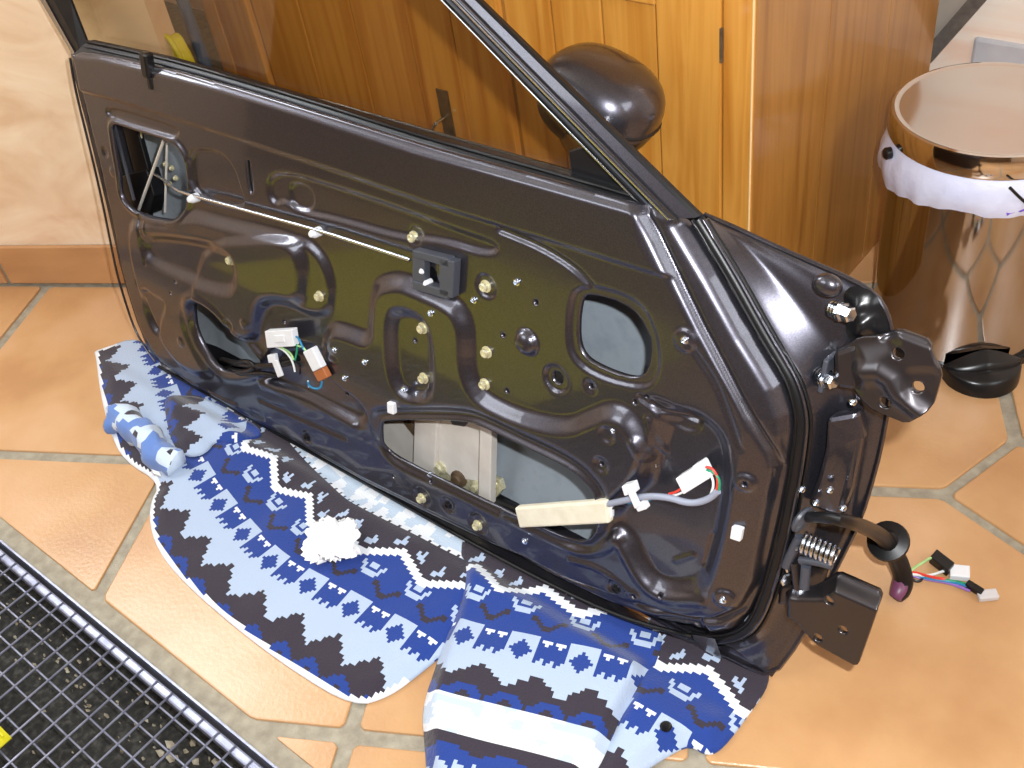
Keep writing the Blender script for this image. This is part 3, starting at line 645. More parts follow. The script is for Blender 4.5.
tube('belt_lip', [D(*p, .019) for p in bl0], .0024, BLACKR, cdr, seg=6, smooth=1)
tube('belt_lip', [D(*(p + (0, -.006)), .0125) for p in bl0], .0012, GREYP, cdr, seg=6, smooth=1)
gl = [P((75, 60), .04), P((300, 118), .04), P((480, 172), .04), P((640, 215), .04), PL[1][2], RL[2][2]]
prism('window_glass', [D(*p, .038) for p in gl], .004 * ew, GLASS, cdr)
# small clip at the rear of the belt and the run-out dent beside it
cc = P((150, 66)); obox('belt_clip', D(cc[0], cc[1] + .002, -.004), .009 * eu, .019 * ev, .008 * ew, BLACKP, cdr, .004)
obox('belt_clip', D(cc[0] + .001, cc[1] - .024, -.004), .006 * eu, .010 * ev, .004 * ew, BLACKP, cdr, .003)
# --- mirror: sail plate, arm, shell, cap
sail = [P((570, 150), .034), P((573, 186), .034), P((640, 208), .034), P((652, 214), .034), P((603, 140), .034)]
prism('mirror_sail', [D(*p, .031) for p in sail], .012 * ew, BLACKP, cdr, .002)
mc = P((599, 103), .235); mirror_c = D(mc[0], mc[1], .235)
def ellip(name, c, ax, ay, az, m, keep, parent, label=None, nu=40, nv=24, ex=1.0):
    V, Fc = [], []
    for i in range(nv + 1):
        th = math.pi * i / nv
        for j in range(nu):
            ph = 2 * math.pi * j / nu; f = lambda t: math.copysign(abs(t) ** ex, t)
            V.append(np.array(c) + f(math.sin(th) * math.cos(ph)) * np.array(ax) + f(math.sin(th) * math.sin(ph)) * np.array(ay) + f(math.cos(th)) * np.array(az))
    for i in range(nv):
        for j in range(nu):
            q = (i * nu + j, i * nu + (j + 1) % nu, (i + 1) * nu + (j + 1) % nu, (i + 1) * nu + j)
            if keep(i / nv, j / nu): Fc.append(q)
    return fixn(mk(name, V, Fc, m, parent, True, label))
MX = np.array([.93, .05, -.34]); MX /= np.linalg.norm(MX); MZ = np.array([.10, .22, .97]); MZ -= MZ.dot(MX) * MX; MZ /= np.linalg.norm(MZ); MY = np.cross(MZ, MX)
shell = ellip('mirror_shell', mirror_c, .080 * MX, .070 * MY, .058 * MZ, BLACKP, lambda i, j: True, cdr, ex=.82)
ellip('mirror_cap', mirror_c + .004 * MZ, .083 * MX, .073 * MY, .061 * MZ, PAINT, lambda i, j: i < .52, shell, label='painted mirror cap', ex=.82)
tube('mirror_seam', [mirror_c + .083 * math.copysign(abs(math.cos(t)) ** .82, math.cos(t)) * MX + .073 * math.copysign(abs(math.sin(t)) ** .82, math.sin(t)) * MY for t in np.linspace(0, 6.2832, 40)], .0022, BLACKR, shell, seg=6, smooth=0)
sp_ = np.array(D(*P((612, 178), .05), .05))
tube('mirror_arm', [sp_, sp_ * .45 + mirror_c * .55 - .03 * MZ, mirror_c - .035 * MZ], [.028, .034, .045], BLACKP, cdr, seg=12)

# --- fasteners
def bolt(p, r=.0062, w0=-.002, m=ZINC, name='bolt', h=.007, hexa=True):
    c = PD(p, w0)
    o = lathe(name, [(r * 1.35, .0015), (r * 1.35, -.001), (r * .95, -.0012), (r * .95, -h), (r * .6, -h - .001), (r * .55, -h + .001), (.0005, -h + .001)], c, ew, m, cdr, 12)
    return o
def hh(p): 
    u, v = P(p); return float(relief(np.array([u]), np.array([v]))[0])
for p in ((486, 286), (487, 352), (485, 384), (423, 328), (424, 378), (414, 237), (320, 296), (231, 260), (422, 498), (478, 525)): bolt(p, w0=hh(p))
for p in ((517, 282), (474, 300), (431, 313), (365, 362), (345, 378), (335, 350), (404, 390), (614, 430), (656, 464), (723, 600), (685, 340), (430, 474), (525, 541)):
    bolt(p, .0036, hh(p), CHROME, 'rivet', .0035)
for p in ((616, 589), (307, 437), (448, 505)): bolt(p, .0052, hh(p), BLACKP, 'plug', .003)
for p, m in (((400, 403), WHITEP), ((737, 533), WHITEP)):
    u, v = P(p); obox('square_clip', D(u, v, hh(p) - .003), .0065 * eu + .001 * ev, .009 * ev, .004 * ew, m, cdr, .0015)
# inner handle bracket
def dquad(name, pts, w0, w1, m, parent=cdr, bev=.0015): return prism(name, [D(*P(p, w0), w0) for p in pts], (w1 - w0) * ew, m, parent, bev)
hb = dquad('handle_bracket', [(412, 250), (448, 259), (449, 268), (412, 257)], -.014, .0, GREYP)
dquad('bracket_side', [(412, 250), (424, 254), (424, 291), (412, 288)], -.012, .0, GREYP, hb); dquad('bracket_side', [(439, 258), (454, 262), (452, 299), (439, 295)], -.014, .0, GREYP, hb)
dquad('bracket_side', [(412, 281), (449, 291), (448, 300), (412, 289)], -.014, .0, GREYP, hb)
for p in ((427, 269), (431, 281)): lathe('bracket_pin', [(.004, 0), (.004, -.01), (.002, -.013)], PD(p, -.002), ew, WHITEP, hb, 10)
# latch rod with its two guides
rod = [PD((150, 172), .045), PD((165, 180), .025), PD((176, 190), .004), PD((190, 195), -.008), PD((198, 197), -.010), PD((258, 214), -.012), PD((320, 231), -.012), PD((370, 247), -.012), PD((410, 260), -.012)]
tube('latch_rod', rod, .0026, CHROME, cdr, seg=8, smooth=1)
for p in ((198, 197), (320, 231)): lathe('rod_guide', [(.007, 0), (.007, -.012), (.004, -.018), (.001, -.0185)], PD(p, hh(p)), ew, WHITEP, cdr, 12)
# latch works inside the rear opening
def dbar(name, p0, p1, w0, r, m, parent=cdr): return tube(name, [PD(p0, w0), PD(p1, w0)], r, m, parent, smooth=0, seg=6)
dbar('latch_link', (164, 140), (138, 212), .028, .0026, GALV); dbar('latch_link', (167, 143), (165, 212), .045, .002, GALV); dbar('latch_link', (141, 132), (147, 215), .05, .002, ZINC); dbar('latch_link', (114, 124), (134, 200), .012, .003, GREYP)
dquad('latch_housing', [(122, 176), (146, 170), (154, 196), (150, 214), (134, 212), (124, 200)], .035, .060, BLACKP); dquad('guide_channel', [(122, 126), (137, 130), (150, 178), (136, 180)], .045, .055, BLACKR)
for p in ((166, 164), (172, 168), (176, 178), (170, 184), (130, 205), (127, 190)): bolt(p, .0035, .05, ZINC, 'rivet', .004)

# --- window regulator inside the big opening
dquad('regulator_plate', [(380, 412), (424, 410), (424, 478), (380, 460)], .055, .058, GALV); dquad('guide_rail', [(415, 405), (438, 405), (434, 476), (428, 492), (412, 484)], .042, .055, GALV)
dquad('regulator_arm', [(436, 405), (482, 405), (482, 482), (452, 478), (434, 462)], .050, .054, GALV); dquad('guide_rail', [(480, 405), (492, 405), (490, 506), (478, 498)], .036, .050, GALV)
dquad('roller_bracket', [(428, 462), (480, 474), (500, 480), (503, 490), (486, 508), (440, 490), (424, 480)], .052, .060, ZINC)
tt = [(400, 414), (404, 421), (407, 419), (409, 425), (412, 423), (413, 428), (416, 427), (419, 438), (419, 466), (417.5, 466), (417, 440), (398, 416)]
dquad('toothed_sector', tt, .050, .054, IRON, bev=0)
for p, r in (((442, 467), .011), ((460, 478), .014), ((478, 486), .010), ((494, 485), .007)):
    lathe('roller', [(r, 0), (r, -.005), (r * .6, -.007), (r * .55, -.012), (.001, -.012)], PD(p, .052), ew, ZINC if r != .014 else IRON, cdr, 14)
dquad('dimple', [(448, 417), (462, 414), (472, 417), (464, 427), (452, 425)], .046, .050, GREYP)
dbar('regulator_tube', (492, 500), (540, 520), .055, .010, BLACKP)
# dark speaker-side liner and cables seen in the lower left opening
tube('door_cable', [PD((222, 360), .035), PD((238, 364), .01), PD((256, 366), -.012), (PD((272, 366), -.018)), PD((290, 363), -.016), PD((298, 358), -.012)], .0055, BLACKR, cdr)
tube('door_cable', [PD((226, 368), .03), PD((240, 372), -.004), PD((250, 371), -.012), PD((256, 366), -.016), PD((246, 360), -.01), PD((236, 364), .01)], .004, BLACKR, cdr)
tube('door_cable', [PD((228, 371), .02), PD((244, 374), -.008), PD((262, 373), -.016), PD((278, 376), -.012)], .0045, BLACKR, cdr)
def dbox(name, c, dx, dy, w0, th, m, parent=cdr, bev=.0015):
    """box lying on the panel: half axes given by photo vectors dx, dy around c"""
    c = np.array(c, float); pts = [c - dx - dy, c + dx - dy, c + dx + dy, c - dx + dy]; return dquad(name, pts, w0 - th, w0, m, parent, bev)
a2 = np.array
cn = dbox('connector', (279, 339), a2((13.5, -.8)), a2((1.2, 8.5)), -.016, .012, WHITEP); dbox('connector_latch', (279, 339), a2((5, -.3)), a2((.5, 3.5)), -.028, .002, WHITEP, cn)
dbox('cable_tie', (271, 359), a2((3.5, -.5)), a2((.8, 4)), -.018, .008, WHITEP); dbox('cable_tie', (277, 369), a2((2.5, -1)), a2((3, 8)), -.022, .004, WHITEP)
cn2 = dbox('connector', (312, 360), a2((4.5, -2.2)), a2((5, 10)), -.018, .011, WHITEP); dbox('connector_end', (320, 375), a2((4.6, -2.3)), a2((2.6, 5)), -.017, .010, COPPER, cn2)
for pts, m in (([(293, 336), (298, 337), (301, 343), (304, 350)], W_BLUE), ([(292, 340), (297, 344), (297, 352), (295, 360)], W_GRN), ([(294, 343), (300, 347), (302, 346), (306, 351)], W_LGRN),
               ([(273, 346), (284, 350), (291, 358), (294, 366), (295, 372)], W_WHT), ([(280, 347), (290, 352), (294, 360)], W_LGRN), ([(322, 381), (321, 388), (315, 389), (309, 386), (308, 382)], W_BLUE), ([(309, 387), (308, 381)], W_WHT),
               ([(295, 362), (300, 366), (300, 374)], W_BLK)):
    tube('wire', [PD(p, -.020 - .002 * i) for i, p in enumerate(pts)], .0016, m, cdr, seg=6)
# taped cable, tie and connector on the right
dquad('taped_cable', [(514, 508), (606, 501), (609, 524), (519, 528.5)], -.018, -.006, CREAM, bev=.003)
dquad('tape_end', [(604, 507), (612, 506), (612, 518), (606, 519)], -.014, -.008, WHITEP)
tube('grey_cable', [PD((603, 505), -.012), PD((622, 501), -.016), PD((645, 496), -.018), PD((668, 497), -.018), PD((690, 504), -.014), PD((708, 500), -.012), PD((718, 491), -.012)], .0042, W_GREY, cdr)
dbox('cable_tie', (628, 490), a2((5.5, -1.5)), a2((1.5, 5)), -.012, .012, WHITEP); dbox('cable_tie', (633, 499), a2((2.5, -1.5)), a2((4, 9)), -.022, .005, WHITEP); dbox('cable_tie', (640, 507), a2((4.5, -1.5)), a2((2, 4)), -.014, .010, WHITEP)
cn3 = dbox('connector', (692, 479), a2((13, -8)), a2((4, 8)), .0, .015, WHITEP); dbox('connector_latch', (700, 473), a2((5, -3)), a2((3.6, 9)), .0, .012, WHITEP, cn3)
for pts, m in (([(706, 467), (712, 468), (717, 475), (718, 485), (715, 493)], W_RED), ([(706, 470), (714, 472), (720, 480), (719, 490)], W_GRN), ([(705, 469), (711, 474), (714, 484), (711, 494)], W_WHT),
               ([(681, 489), (676, 492), (669, 494)], W_RED), ([(683, 492), (677, 495), (668, 496)], W_WHT), ([(650, 500), (638, 502), (628, 503)], W_BLUE), ([(624, 507), (612, 508), (606, 512)], W_BLK)):
    tube('wire', [PD(p, -.012) for p in pts], .0016, m, cdr, seg=6)

# --- hinges
def holedplate(name, outline, holesp, w0, th, m, bumps, st=.0016):
    o2 = chaikin_corner(list(PP(outline, w0)), .004); o2 = np.array(o2); hs = [(*P(p, w0), r) for p, r in holesp]
    def G(X, Y):
        g = sdf(o2, X, Y)
        for a, b, r in hs: g = np.maximum(g, r - np.hypot(X - a, Y - b))
        return g
    U, Vv, Q, BE = fieldgrid(G, o2[:, 0].min() - .006, o2[:, 0].max() + .006, o2[:, 1].min() - .006, o2[:, 1].max() + .006, st)
    W = w0 + bumps(U, Vv, o2); Va = O + U[:, None] * eu + Vv[:, None] * ev + W[:, None] * ew; n = len(Va); Vb = Va + th * ew
    rim = np.stack([BE[:, 1], BE[:, 0], BE[:, 0] + n, BE[:, 1] + n], 1)
    return mk(name, np.vstack([Va, Vb]), np.vstack([Q, Q[:, ::-1] + n, rim]), m, cdr, True)
UH = [(847, 346), (857, 339), (881, 338), (897, 331), (929, 343), (932, 356), (941, 374), (931, 409), (907, 424), (887, 416), (871, 409), (857, 396), (847, 386), (842, 376), (841, 356)]
rl = PP([(862, 372), (878, 372), (890, 380), (898, 394), (922, 412)], .045); fe = PP([(846, 386), (842, 366), (852, 343), (882, 339)], .045); tl_ = PP([(880, 338), (897, 331), (931, 344)], .045); pad3 = PP([(905, 372), (918, 370), (945, 372), (935, 412), (920, 412), (906, 398)], .045)
hinge1 = holedplate('hinge_upper', UH, (((898, 354), .0062), ((917, 388), .0062), ((885, 403), .0062)), .045, .006, BRACKET,
    lambda U, V, o: -.006 * np.exp(-(sdl(rl, U, V) / .010) ** 2) + .006 * (1 - sstep(sdl(fe, U, V), 0, .022)) + .004 * (1 - sstep(sdl(tl_, U, V), 0, .007)) + .003 * (1 - sstep(sdf(chaikin(pad3, 2), U, V), -.005, .005)))
LH = [(774, 590), (781, 584), (794, 591), (815, 590), (831, 580), (876, 600), (877, 610), (857, 667), (817, 645), (807, 635), (797, 622), (774, 611)]
fe2 = PP([(774, 586), (794, 590), (815, 590), (831, 580), (877, 600)], .03); fe3 = PP([(774, 590), (774, 612)], .03)
hinge2 = holedplate('hinge_lower', LH, (((829, 601), .0055), ((843, 630), .0055), ((818, 638), .0055)), .030, .006, BRACKET,
    lambda U, V, o: .016 * (1 - sstep(sdl(fe2, U, V), 0, .016)) + .02 * (1 - sstep(sdl(fe3, U, V), 0, .02)))
# hinge knuckles joining the leaves to the shut face
dquad('hinge_knuckle', [(832, 352), (856, 344), (858, 392), (834, 388)], .048, .075, BRACKET, hinge1, .006)
dquad('hinge_knuckle', [(778, 584), (822, 588), (818, 604), (776, 606)], .042, .070, BRACKET, hinge2, .005)
obox('hinge_shim', D(*P((828, 372), .06), .06), .003 * eu, .020 * ev, .014 * ew, GREYP, cdr, .002)
for p, ww, parent in (((848, 314), .05, cdr), ((831, 381), .05, cdr), ((784, 578), .04, cdr), ((788, 565), .045, cdr)):
    c = PD(p, ww); lathe('hinge_bolt', [(.0105, -.010), (.0105, -.006), (.0085, -.006), (.0085, .004), (.0065, .0055), (.001, .0055)], c, a2((.9, -.35, .25)), CHROME, parent, 6, ang=25)
    for k in range(3): lathe('washer', [(.0095, -.012 - k * .004), (.0095, -.0095 - k * .004)], c, a2((.9, -.35, .25)), CHROME, parent, 16)
# dark wrinkled pocket cover behind the upper hinge
pk2 = [(842, 300), (850, 284), (868, 288), (884, 306), (890, 330), (886, 340), (862, 344), (846, 338)]
o2 = chaikin(PP(pk2, .070), 2)
U, Vv, Q, BE = fieldgrid(lambda X, Y: sdf(o2, X, Y), o2[:, 0].min() - .01, o2[:, 0].max() + .01, o2[:, 1].min() - .01, o2[:, 1].max() + .01, .003)
W = .075 - .008 * vnoise(U * 90, Vv * 90) - .010 * (1 - sstep(sdf(o2, U, Vv), -.02, 0)) + .0
mk('pocket_cover', O + U[:, None] * eu + Vv[:, None] * ev + W[:, None] * ew, Q, BLACKP, cdr, True)
ellip('shut_face_bump', PD((828, 285), .052), .015 * eu, .012 * ev, .010 * ew, PAINT, lambda i, j: True, cdr)
# rib on the shut face
rib = [PD((838, 408), .062), PD((832, 440), .060), PD((822, 480), .056), PD((808, 508), .048)]
V = []
for p, q in (((826, 418), (858, 412)), ((824, 450), (862, 440)), ((816, 480), (852, 490)), ((806, 506), (840, 520))):
    V.append((p, q))
prism('shut_face_rib', [PD(a_, .052) for a_, _ in V] + [PD(b_, .064) for _, b_ in V[::-1]], .02 * ew, PAINT, cdr, .006)
for p, ww in (((830, 490), .048), ((816, 503), .046), ((853, 402), .05), ((843, 508), .062), ((802, 489), .03)): bolt(p, .003, ww, CHROME, 'rivet', .003)
# check strap and spring over the lower hinge
s0, s1 = PD((800, 541), .030), PD((836, 556), .036); ax = (s1 - s0); Ls = np.linalg.norm(ax); ax /= Ls; N = np.cross(ax, [0, 0, 1]); N /= np.linalg.norm(N); B = np.cross(ax, N)
hel = [s0 + ax * Ls * t + .0115 * (math.cos(t * 2 * math.pi * 7.5) * N + math.sin(t * 2 * math.pi * 7.5) * B) for t in np.linspace(0, 1, 110)]
tube('check_spring', hel, .0021, CHROME, cdr, seg=6, smooth=0)
tube('spring_core', [s0, s1], .007, BLACKP, cdr, smooth=0)
tube('check_strap', [PD((800, 537), .028), PD((792, 552), .028), PD((786, 566), .03)], .006, GREYP, cdr); tube('check_strap', [PD((800, 560), .03), PD((818, 562), .03), PD((832, 566), .03)], .005, GREYP, cdr)
dquad('check_plate', [(796, 558), (812, 560), (830, 566), (824, 582), (806, 590), (798, 584)], .045, .055, BRACKET)
tube('check_pin', [PD((806, 566), .026), PD((804, 588), .026)], .006, GREYP, cdr, smooth=0); tube('check_pin', [PD((795, 562), .030), PD((798, 588), .030)], .006, BRACKET, cdr, smooth=0)
# --- wiring loom coming out of the shut face and lying on the floor
lathe('loom_grommet', [(.006, 0), (.014, .001), (.017, .004), (.016, .007), (.008, .010), (.006, .010)], PD((799, 517), .026), a2((.97, -.2, -.1)), GREYP, cdr, 20)
loom = [PD((803, 517), .03), PD((824, 517), .004), PD((848, 521), -.004), F((872, 530), .19), F((888, 541), .095), F((898, 560), .05), F((904, 578), .022), F((902, 590), .012), F((896, 597), .010)]
tube('wiring_loom', loom, [.006, .006, .007, .009, .011, .013, .013, .012, .009], BLACKR, cdr, seg=10)
gdir = loom[5] - loom[3]
lathe('loom_grommet', [(.010, -.012), (.014, -.006), (.026, -.003), (.027, .002), (.018, .006), (.014, .016), (.010, .018)], loom[4], gdir, BLACKR, cdr, 24)
tube('loom_end', [F((903, 580), .018), F((899, 592), .014), F((895, 598), .008)], [.0135, .012, .008], W_PINK, cdr)
for pts, m, z in (([(912, 569), (922, 563), (930, 558), (936, 557)], W_LGRN, .016), ([(914, 572), (924, 575), (936, 578), (945, 579)], W_RED, .012), ([(912, 574), (925, 578), (945, 581), (962, 584), (974, 589)], W_BLUE, .008),
                  ([(913, 576), (930, 580), (950, 583), (970, 591)], W_VIO, .006), ([(914, 573), (926, 577), (946, 580), (964, 583), (974, 587)], W_GRN, .009), ([(928, 576), (938, 573), (944, 571)], W_WHT, .010), ([(911, 570), (906, 575), (918, 583), (924, 577)], W_BLK, .006)):
    tube('wire', [F((908, 574), .012)] + [F(p, z) for p in pts], .0020, m, cdr, seg=6)
def fbox(name, c, dx, dy, z0, z1, m, parent=cdr, bev=.0015):
    c = a2(c, float); dx = a2(dx, float); dy = a2(dy, float)
    return prism(name, [(*F(q, z0)[:2], z0) for q in (c - dx - dy, c + dx - dy, c + dx + dy, c - dx + dy)], (0, 0, z1 - z0), m, parent, bev)
fbox('connector', (941, 566), (9, 7), (3.5, -4), .004, .018, BLACKP); fbox('connector', (959, 575), (10, 1), (0, 6), .002, .012, WHITEP); fbox('wire_sleeve', (974, 590), (8, 5), (2, -2.5), .004, .012, BLACKR); fbox('connector', (987, 597), (10, -1), (2, 4.5), .002, .010, CLEARP)

# ------------------------------------------------------------------ steel pedal bin
BC = np.array([-.406, 1.462, 0]); BR = .143; BZ = .400
bn = thing('pedal_bin', 'polished steel pedal bin with white liner beside the cabinet', 'bin', BC)
Z = np.array([0, 0, 1.0])
lathe('body', [(BR - .012, .012), (BR - .009, .016), (BR - .009, BZ - .05), (BR - .014, BZ - .05), (BR - .014, .02)], BC, Z, STEEL, bn, 72)
lathe('base_ring', [(BR - .012, 0), (BR - .002, 0), (BR - .002, .016), (BR - .012, .016)], BC, Z, BLACKP, bn, 60)
lathe('lid', [(BR - .008, BZ - .036), (BR, BZ - .036), (BR + .0012, BZ - .033), (BR, BZ - .006), (BR - .002, BZ - .001), (BR - .006, BZ), (BR - .010, BZ - .0015), (BR - .014, BZ - .002), (BR * .5, BZ - .001), (.002, BZ - .0005)], BC, Z, LIDSTEEL, bn, 96, ang=30)
V, Fc = [], []; n = 120; rows_ = 9
for i in range(rows_):
    t = i / (rows_ - 1)
    for k in range(n):
        a = 2 * math.pi * k / n; dz = .062 + .006 * math.sin(a * 2 + .6) + .003 * math.sin(a * 5) + .002 * math.sin(a * 11 + 2)
        r = BR - .004 + .010 * math.sin(t * 2.6) + .004 * t + .0016 * t * math.sin(a * 17 + 3 * math.sin(a * 3)) + .0012 * t * math.sin(a * 29 + 5 * t)
        V.append(BC + np.array([r * math.cos(a), r * math.sin(a), BZ - .034 - dz * t]))
Fc = [(i * n + k, i * n + (k + 1) % n, (i + 1) * n + (k + 1) % n, (i + 1) * n + k) for i in range(rows_ - 1) for k in range(n)]
bag = mk('bin_liner', V, Fc, BAG, bn, True, label='white plastic bin liner')
pd_ = np.array(F((1003, 205), .31)); d_ = pd_ - BC; an0 = math.atan2(d_[1], d_[0])
tube('drawstring', [BC + np.array([(BR + .005) * math.cos(an0 + t), (BR + .005) * math.sin(an0 + t), .316 + .012 * (t / .3)]) for t in np.linspace(-.02, .40, 8)], .0045, PURPLE, bag, seg=8)
tube('carry_handle', [BC + np.array([(BR + .014) * math.cos(an0 + t), (BR + .014) * math.sin(an0 + t), .362 - .055 * math.sin(min(1, (t + .05) / .5) * 1.57)]) for t in np.linspace(-.05, .9, 10)], .0022, BLACKP, bn, seg=8)
hp = np.array(F((890, 147), .362)); d_ = hp - BC; a_ = math.atan2(d_[1], d_[0])
lathe('handle_pivot', [(.009, -.004), (.009, .004), (.006, .007), (.001, .008)], BC + np.array([(BR + .008) * math.cos(a_), (BR + .008) * math.sin(a_), .352]), (math.cos(a_), math.sin(a_), 0), BLACKP, bn, 12)
# pedal: a ridged half-moon of black plastic in front of the body
pf = np.array([*F((985, 372), .02)[:2], 0]); fd = pf - BC; fd /= np.linalg.norm(fd); sd = np.array([-fd[1], fd[0], 0])
V, Fc = [], []; nx, ny = 25, 17; c_ = BC + fd * (BR - .008)
for i in range(nx):
    s = -1 + 2 * i / (nx - 1)
    for j in range(ny):
        t = j / (ny - 1); ln = .058 * (1 - s * s) ** .55 + .0005
        h = np.interp(t, [0, .38, .46, .52, .85, 1], [.052 - .026 * abs(s) ** 1.4, .040 - .012 * abs(s), .030 - .006 * abs(s), .034 - .008 * abs(s), .024, .006])
        V.append(c_ + sd * .060 * s + fd * (ln * t) + Z * h)
Fc = [(i * ny + j, i * ny + j + 1, (i + 1) * ny + j + 1, (i + 1) * ny + j) for i in range(nx - 1) for j in range(ny - 1)]
nb = len(V); V += [np.array([v[0], v[1], .001]) for v in V[:nb]]
rimi = [i * ny + ny - 1 for i in range(nx)]; Fc += [(a, b, b + nb, a + nb) for a, b in zip(rimi[:-1], rimi[1:])]
Fc += [(i * ny + j + nb, (i + 1) * ny + j + nb, (i + 1) * ny + j + 1 + nb, i * ny + j + 1 + nb) for i in range(nx - 1) for j in range(ny - 1)]
autosmooth(fixn(mk('pedal', V, Fc, BLACKP, bn, label='black plastic foot pedal')), 45)

# ------------------------------------------------------------------ patterned fleece under the door
BLU, DRK, LGT, WHT, PAL = s2l(38, 64, 138), s2l(56, 50, 60), s2l(172, 188, 212), s2l(226, 230, 236), s2l(188, 204, 222)
QC = .0046
def pat(S, T):
    i = np.floor(S / QC).astype(int); j = np.floor(T / QC).astype(int)
    C = np.zeros(S.shape + (3,)); C[:] = DRK
    def put(m, c): C[m] = c
    k18 = i % 18; tri = np.minimum(i % 16, 15 - i % 16); jag = (i % 3 == 0).astype(int)
    put((j >= -6) & (j < 20), BLU)
    ze = -9 - tri - jag - 0                                # stepped lower edge of the pale band
    put((j < -6) & (j >= ze), LGT)
    sq = (j >= -6) & (j <= 4); lt = sq & (k18 <= 8); put(lt, LGT)
    dx, dy = k18 - 4, j + 1
    put(lt & (((np.abs(dx) <= 1) & (np.abs(dy) <= 1)) | ((np.abs(dx) == 2) & (np.abs(dy) == 1)) | ((np.abs(dy) == 2) & (np.abs(dx) == 1)) | ((dy == 0) & (np.abs(dx) <= 3)) | ((dx == 0) & (np.abs(dy) <= 3))), BLU)
    bs = sq & (k18 > 8); put(bs & (j <= -5 + ((i * 7) % 3)), LGT)
    put(bs & (j == 3) & ((k18 == 10) | (k18 == 11) | (k18 == 12) | (k18 == 14) | (k18 == 15) | (k18 == 16)), WHT); put(bs & (j == 2) & ((k18 == 11) | (k18 == 15)), WHT)
    ax_ = np.abs(k18 - 9); u1 = 7 + np.where(ax_ >= 4, 3, np.where(ax_ >= 3, 2, np.where(ax_ >= 2, 1, 0)))
    put((ax_ <= 5) & (j >= u1) & (j <= u1 + 1), DRK)
    ax2 = np.abs((i + 9) % 18 - 9); u2 = 12 + np.where(ax2 >= 4, 3, np.where(ax2 >= 3, 1, 0))
    put((ax2 <= 4) & (j >= u2) & (j <= u2 + (1 + (ax2 >= 3))), LGT); put((ax2 <= 1) & (j >= 15) & (j <= 16), LGT)
    z2 = 17 + np.minimum(i % 26, 25 - i % 26) // 2                           # stepped white line over the blue band
    put((j >= 17) & (j < z2), BLU); put((j >= z2) & (j <= z2 + 2) & (j >= 16), WHT); put(j > z2 + 2, DRK)
    put((j > z2 + 4) & (j <= z2 + 6) & ((i % 9) < 4), LGT); put((j > z2 + 6) & (j <= z2 + 8) & ((i % 9) == 2), LGT)
    wb = (j >= 33 + (i % 4 == 0)) & (j < 48); put(wb, WHT); put(wb & (vnoise(S * 60, T * 60, 3) > .62), PAL); put(j >= 48, BLU); put((j >= 51) & (i % 6 < 3), DRK)
    dd = np.hypot(i % 12 - 5.5, j + 25); put((j < ze) & (dd < 5.2) & (dd > 2.3) & (j < -17), BLU); put((j < -22) & (dd >= 5.2) & (i % 12 < 2), BLU)
    wb = (j < -25) & (j >= -40); put(wb, WHT); put(wb & (vnoise(S * 55, T * 55, 5) > .66), PAL)
    lo = j < -40 - (i % 4 < 2); put(lo, DRK); put(lo & (j < -45 - tri // 3), BLU); put(lo & (j < -50 - (i % 5)), LGT)
    return C
jac = thing('fleece_jacket', 'blue, white and dark patterned knit fleece jacket spread under the car door', 'jacket', (*F((400, 600))[:2], 0))
def paint(o, cols):
    a = o.data.color_attributes.new('print', 'FLOAT_COLOR', 'CORNER'); npol = len(o.data.polygons)
    lt = np.zeros(npol, dtype=np.int32); o.data.polygons.foreach_get('loop_total', lt)
    rgba = np.ones((len(o.data.loops), 4), dtype=np.float32); rgba[:, :3] = np.repeat(np.array(cols), lt, axis=0); a.data.foreach_set('color', rgba.ravel())
def cloth(name, outline, ref, hfun, z, flip=1, tneg=1.0, s0=0.0, hem=False, st=QC):
    poly = np.array([F(p, z)[:2] for p in outline]); poly = chaikin(poly, 2)
    rf = chaikin(np.array([F(p, z)[:2] for p in ref]), 3, False)
    d = np.r_[0, np.cumsum(np.linalg.norm(np.diff(rf, axis=0), axis=1))]; Lr = d[-1]
    tn = np.gradient(rf, axis=0); tn /= np.linalg.norm(tn, axis=1)[:, None]
    def xy(S, T):
        s = np.clip(S, 0, Lr); x = np.interp(s, d, rf[:, 0]); y = np.interp(s, d, rf[:, 1]); a = np.interp(s, d, tn[:, 0]); b = np.interp(s, d, tn[:, 1])
        n_ = np.hypot(a, b); a, b = a / n_, b / n_; e = S - s
        return x + e * a - T * b * flip, y + e * b + T * a * flip
    def G(S, T): return sdf(poly, *xy(S, T))
    U, Vv, Q, BE = fieldgrid(G, math.floor(-.45 / st) * st, math.ceil((Lr + .4) / st) * st, math.floor(-.36 / st) * st, math.ceil(.36 / st) * st, st)
    x, y = xy(U, Vv); e = -sdf(poly, x, y); zz = hfun(x, y, e)
    Va = np.stack([x, y, zz], 1); n = len(Va); cen = np.stack([U[Q].mean(1), Vv[Q].mean(1)], 1)
    Vb = Va.copy(); ub = np.unique(BE); mp = np.full(n, -1); mp[ub] = np.arange(len(ub)) + n; Vb = Va[ub] - np.array([0, 0, .004])
    lip = np.stack([BE[:, 1], BE[:, 0], mp[BE[:, 0]], mp[BE[:, 1]]], 1)
    lipc = np.stack([U[BE].mean(1), Vv[BE].mean(1)], 1)
    Qe = Q
    if flip < 0: Q = Q[:, ::-1]; lip = lip[:, ::-1]
    o = mk(name, np.vstack([Va, Vb]), np.vstack([Q, lip]), CLOTH, jac, True)
    cc = np.vstack([cen, lipc]); col_ = (pat(cc[:, 0] + s0, np.where(cc[:, 1] < -.018, -.018 + (cc[:, 1] + .018) * tneg, cc[:, 1])))
    if hem:
        ee = np.r_[e[Qe].mean(1), np.zeros(len(lipc))]; col_[(ee < .0065) & (cc[:, 1] < -.045)] = WHT
    paint(o, col_); return o, hfun
def press(x, y): return sstep(y + .02 * np.maximum(0, -x - 1.3), .585, .622)
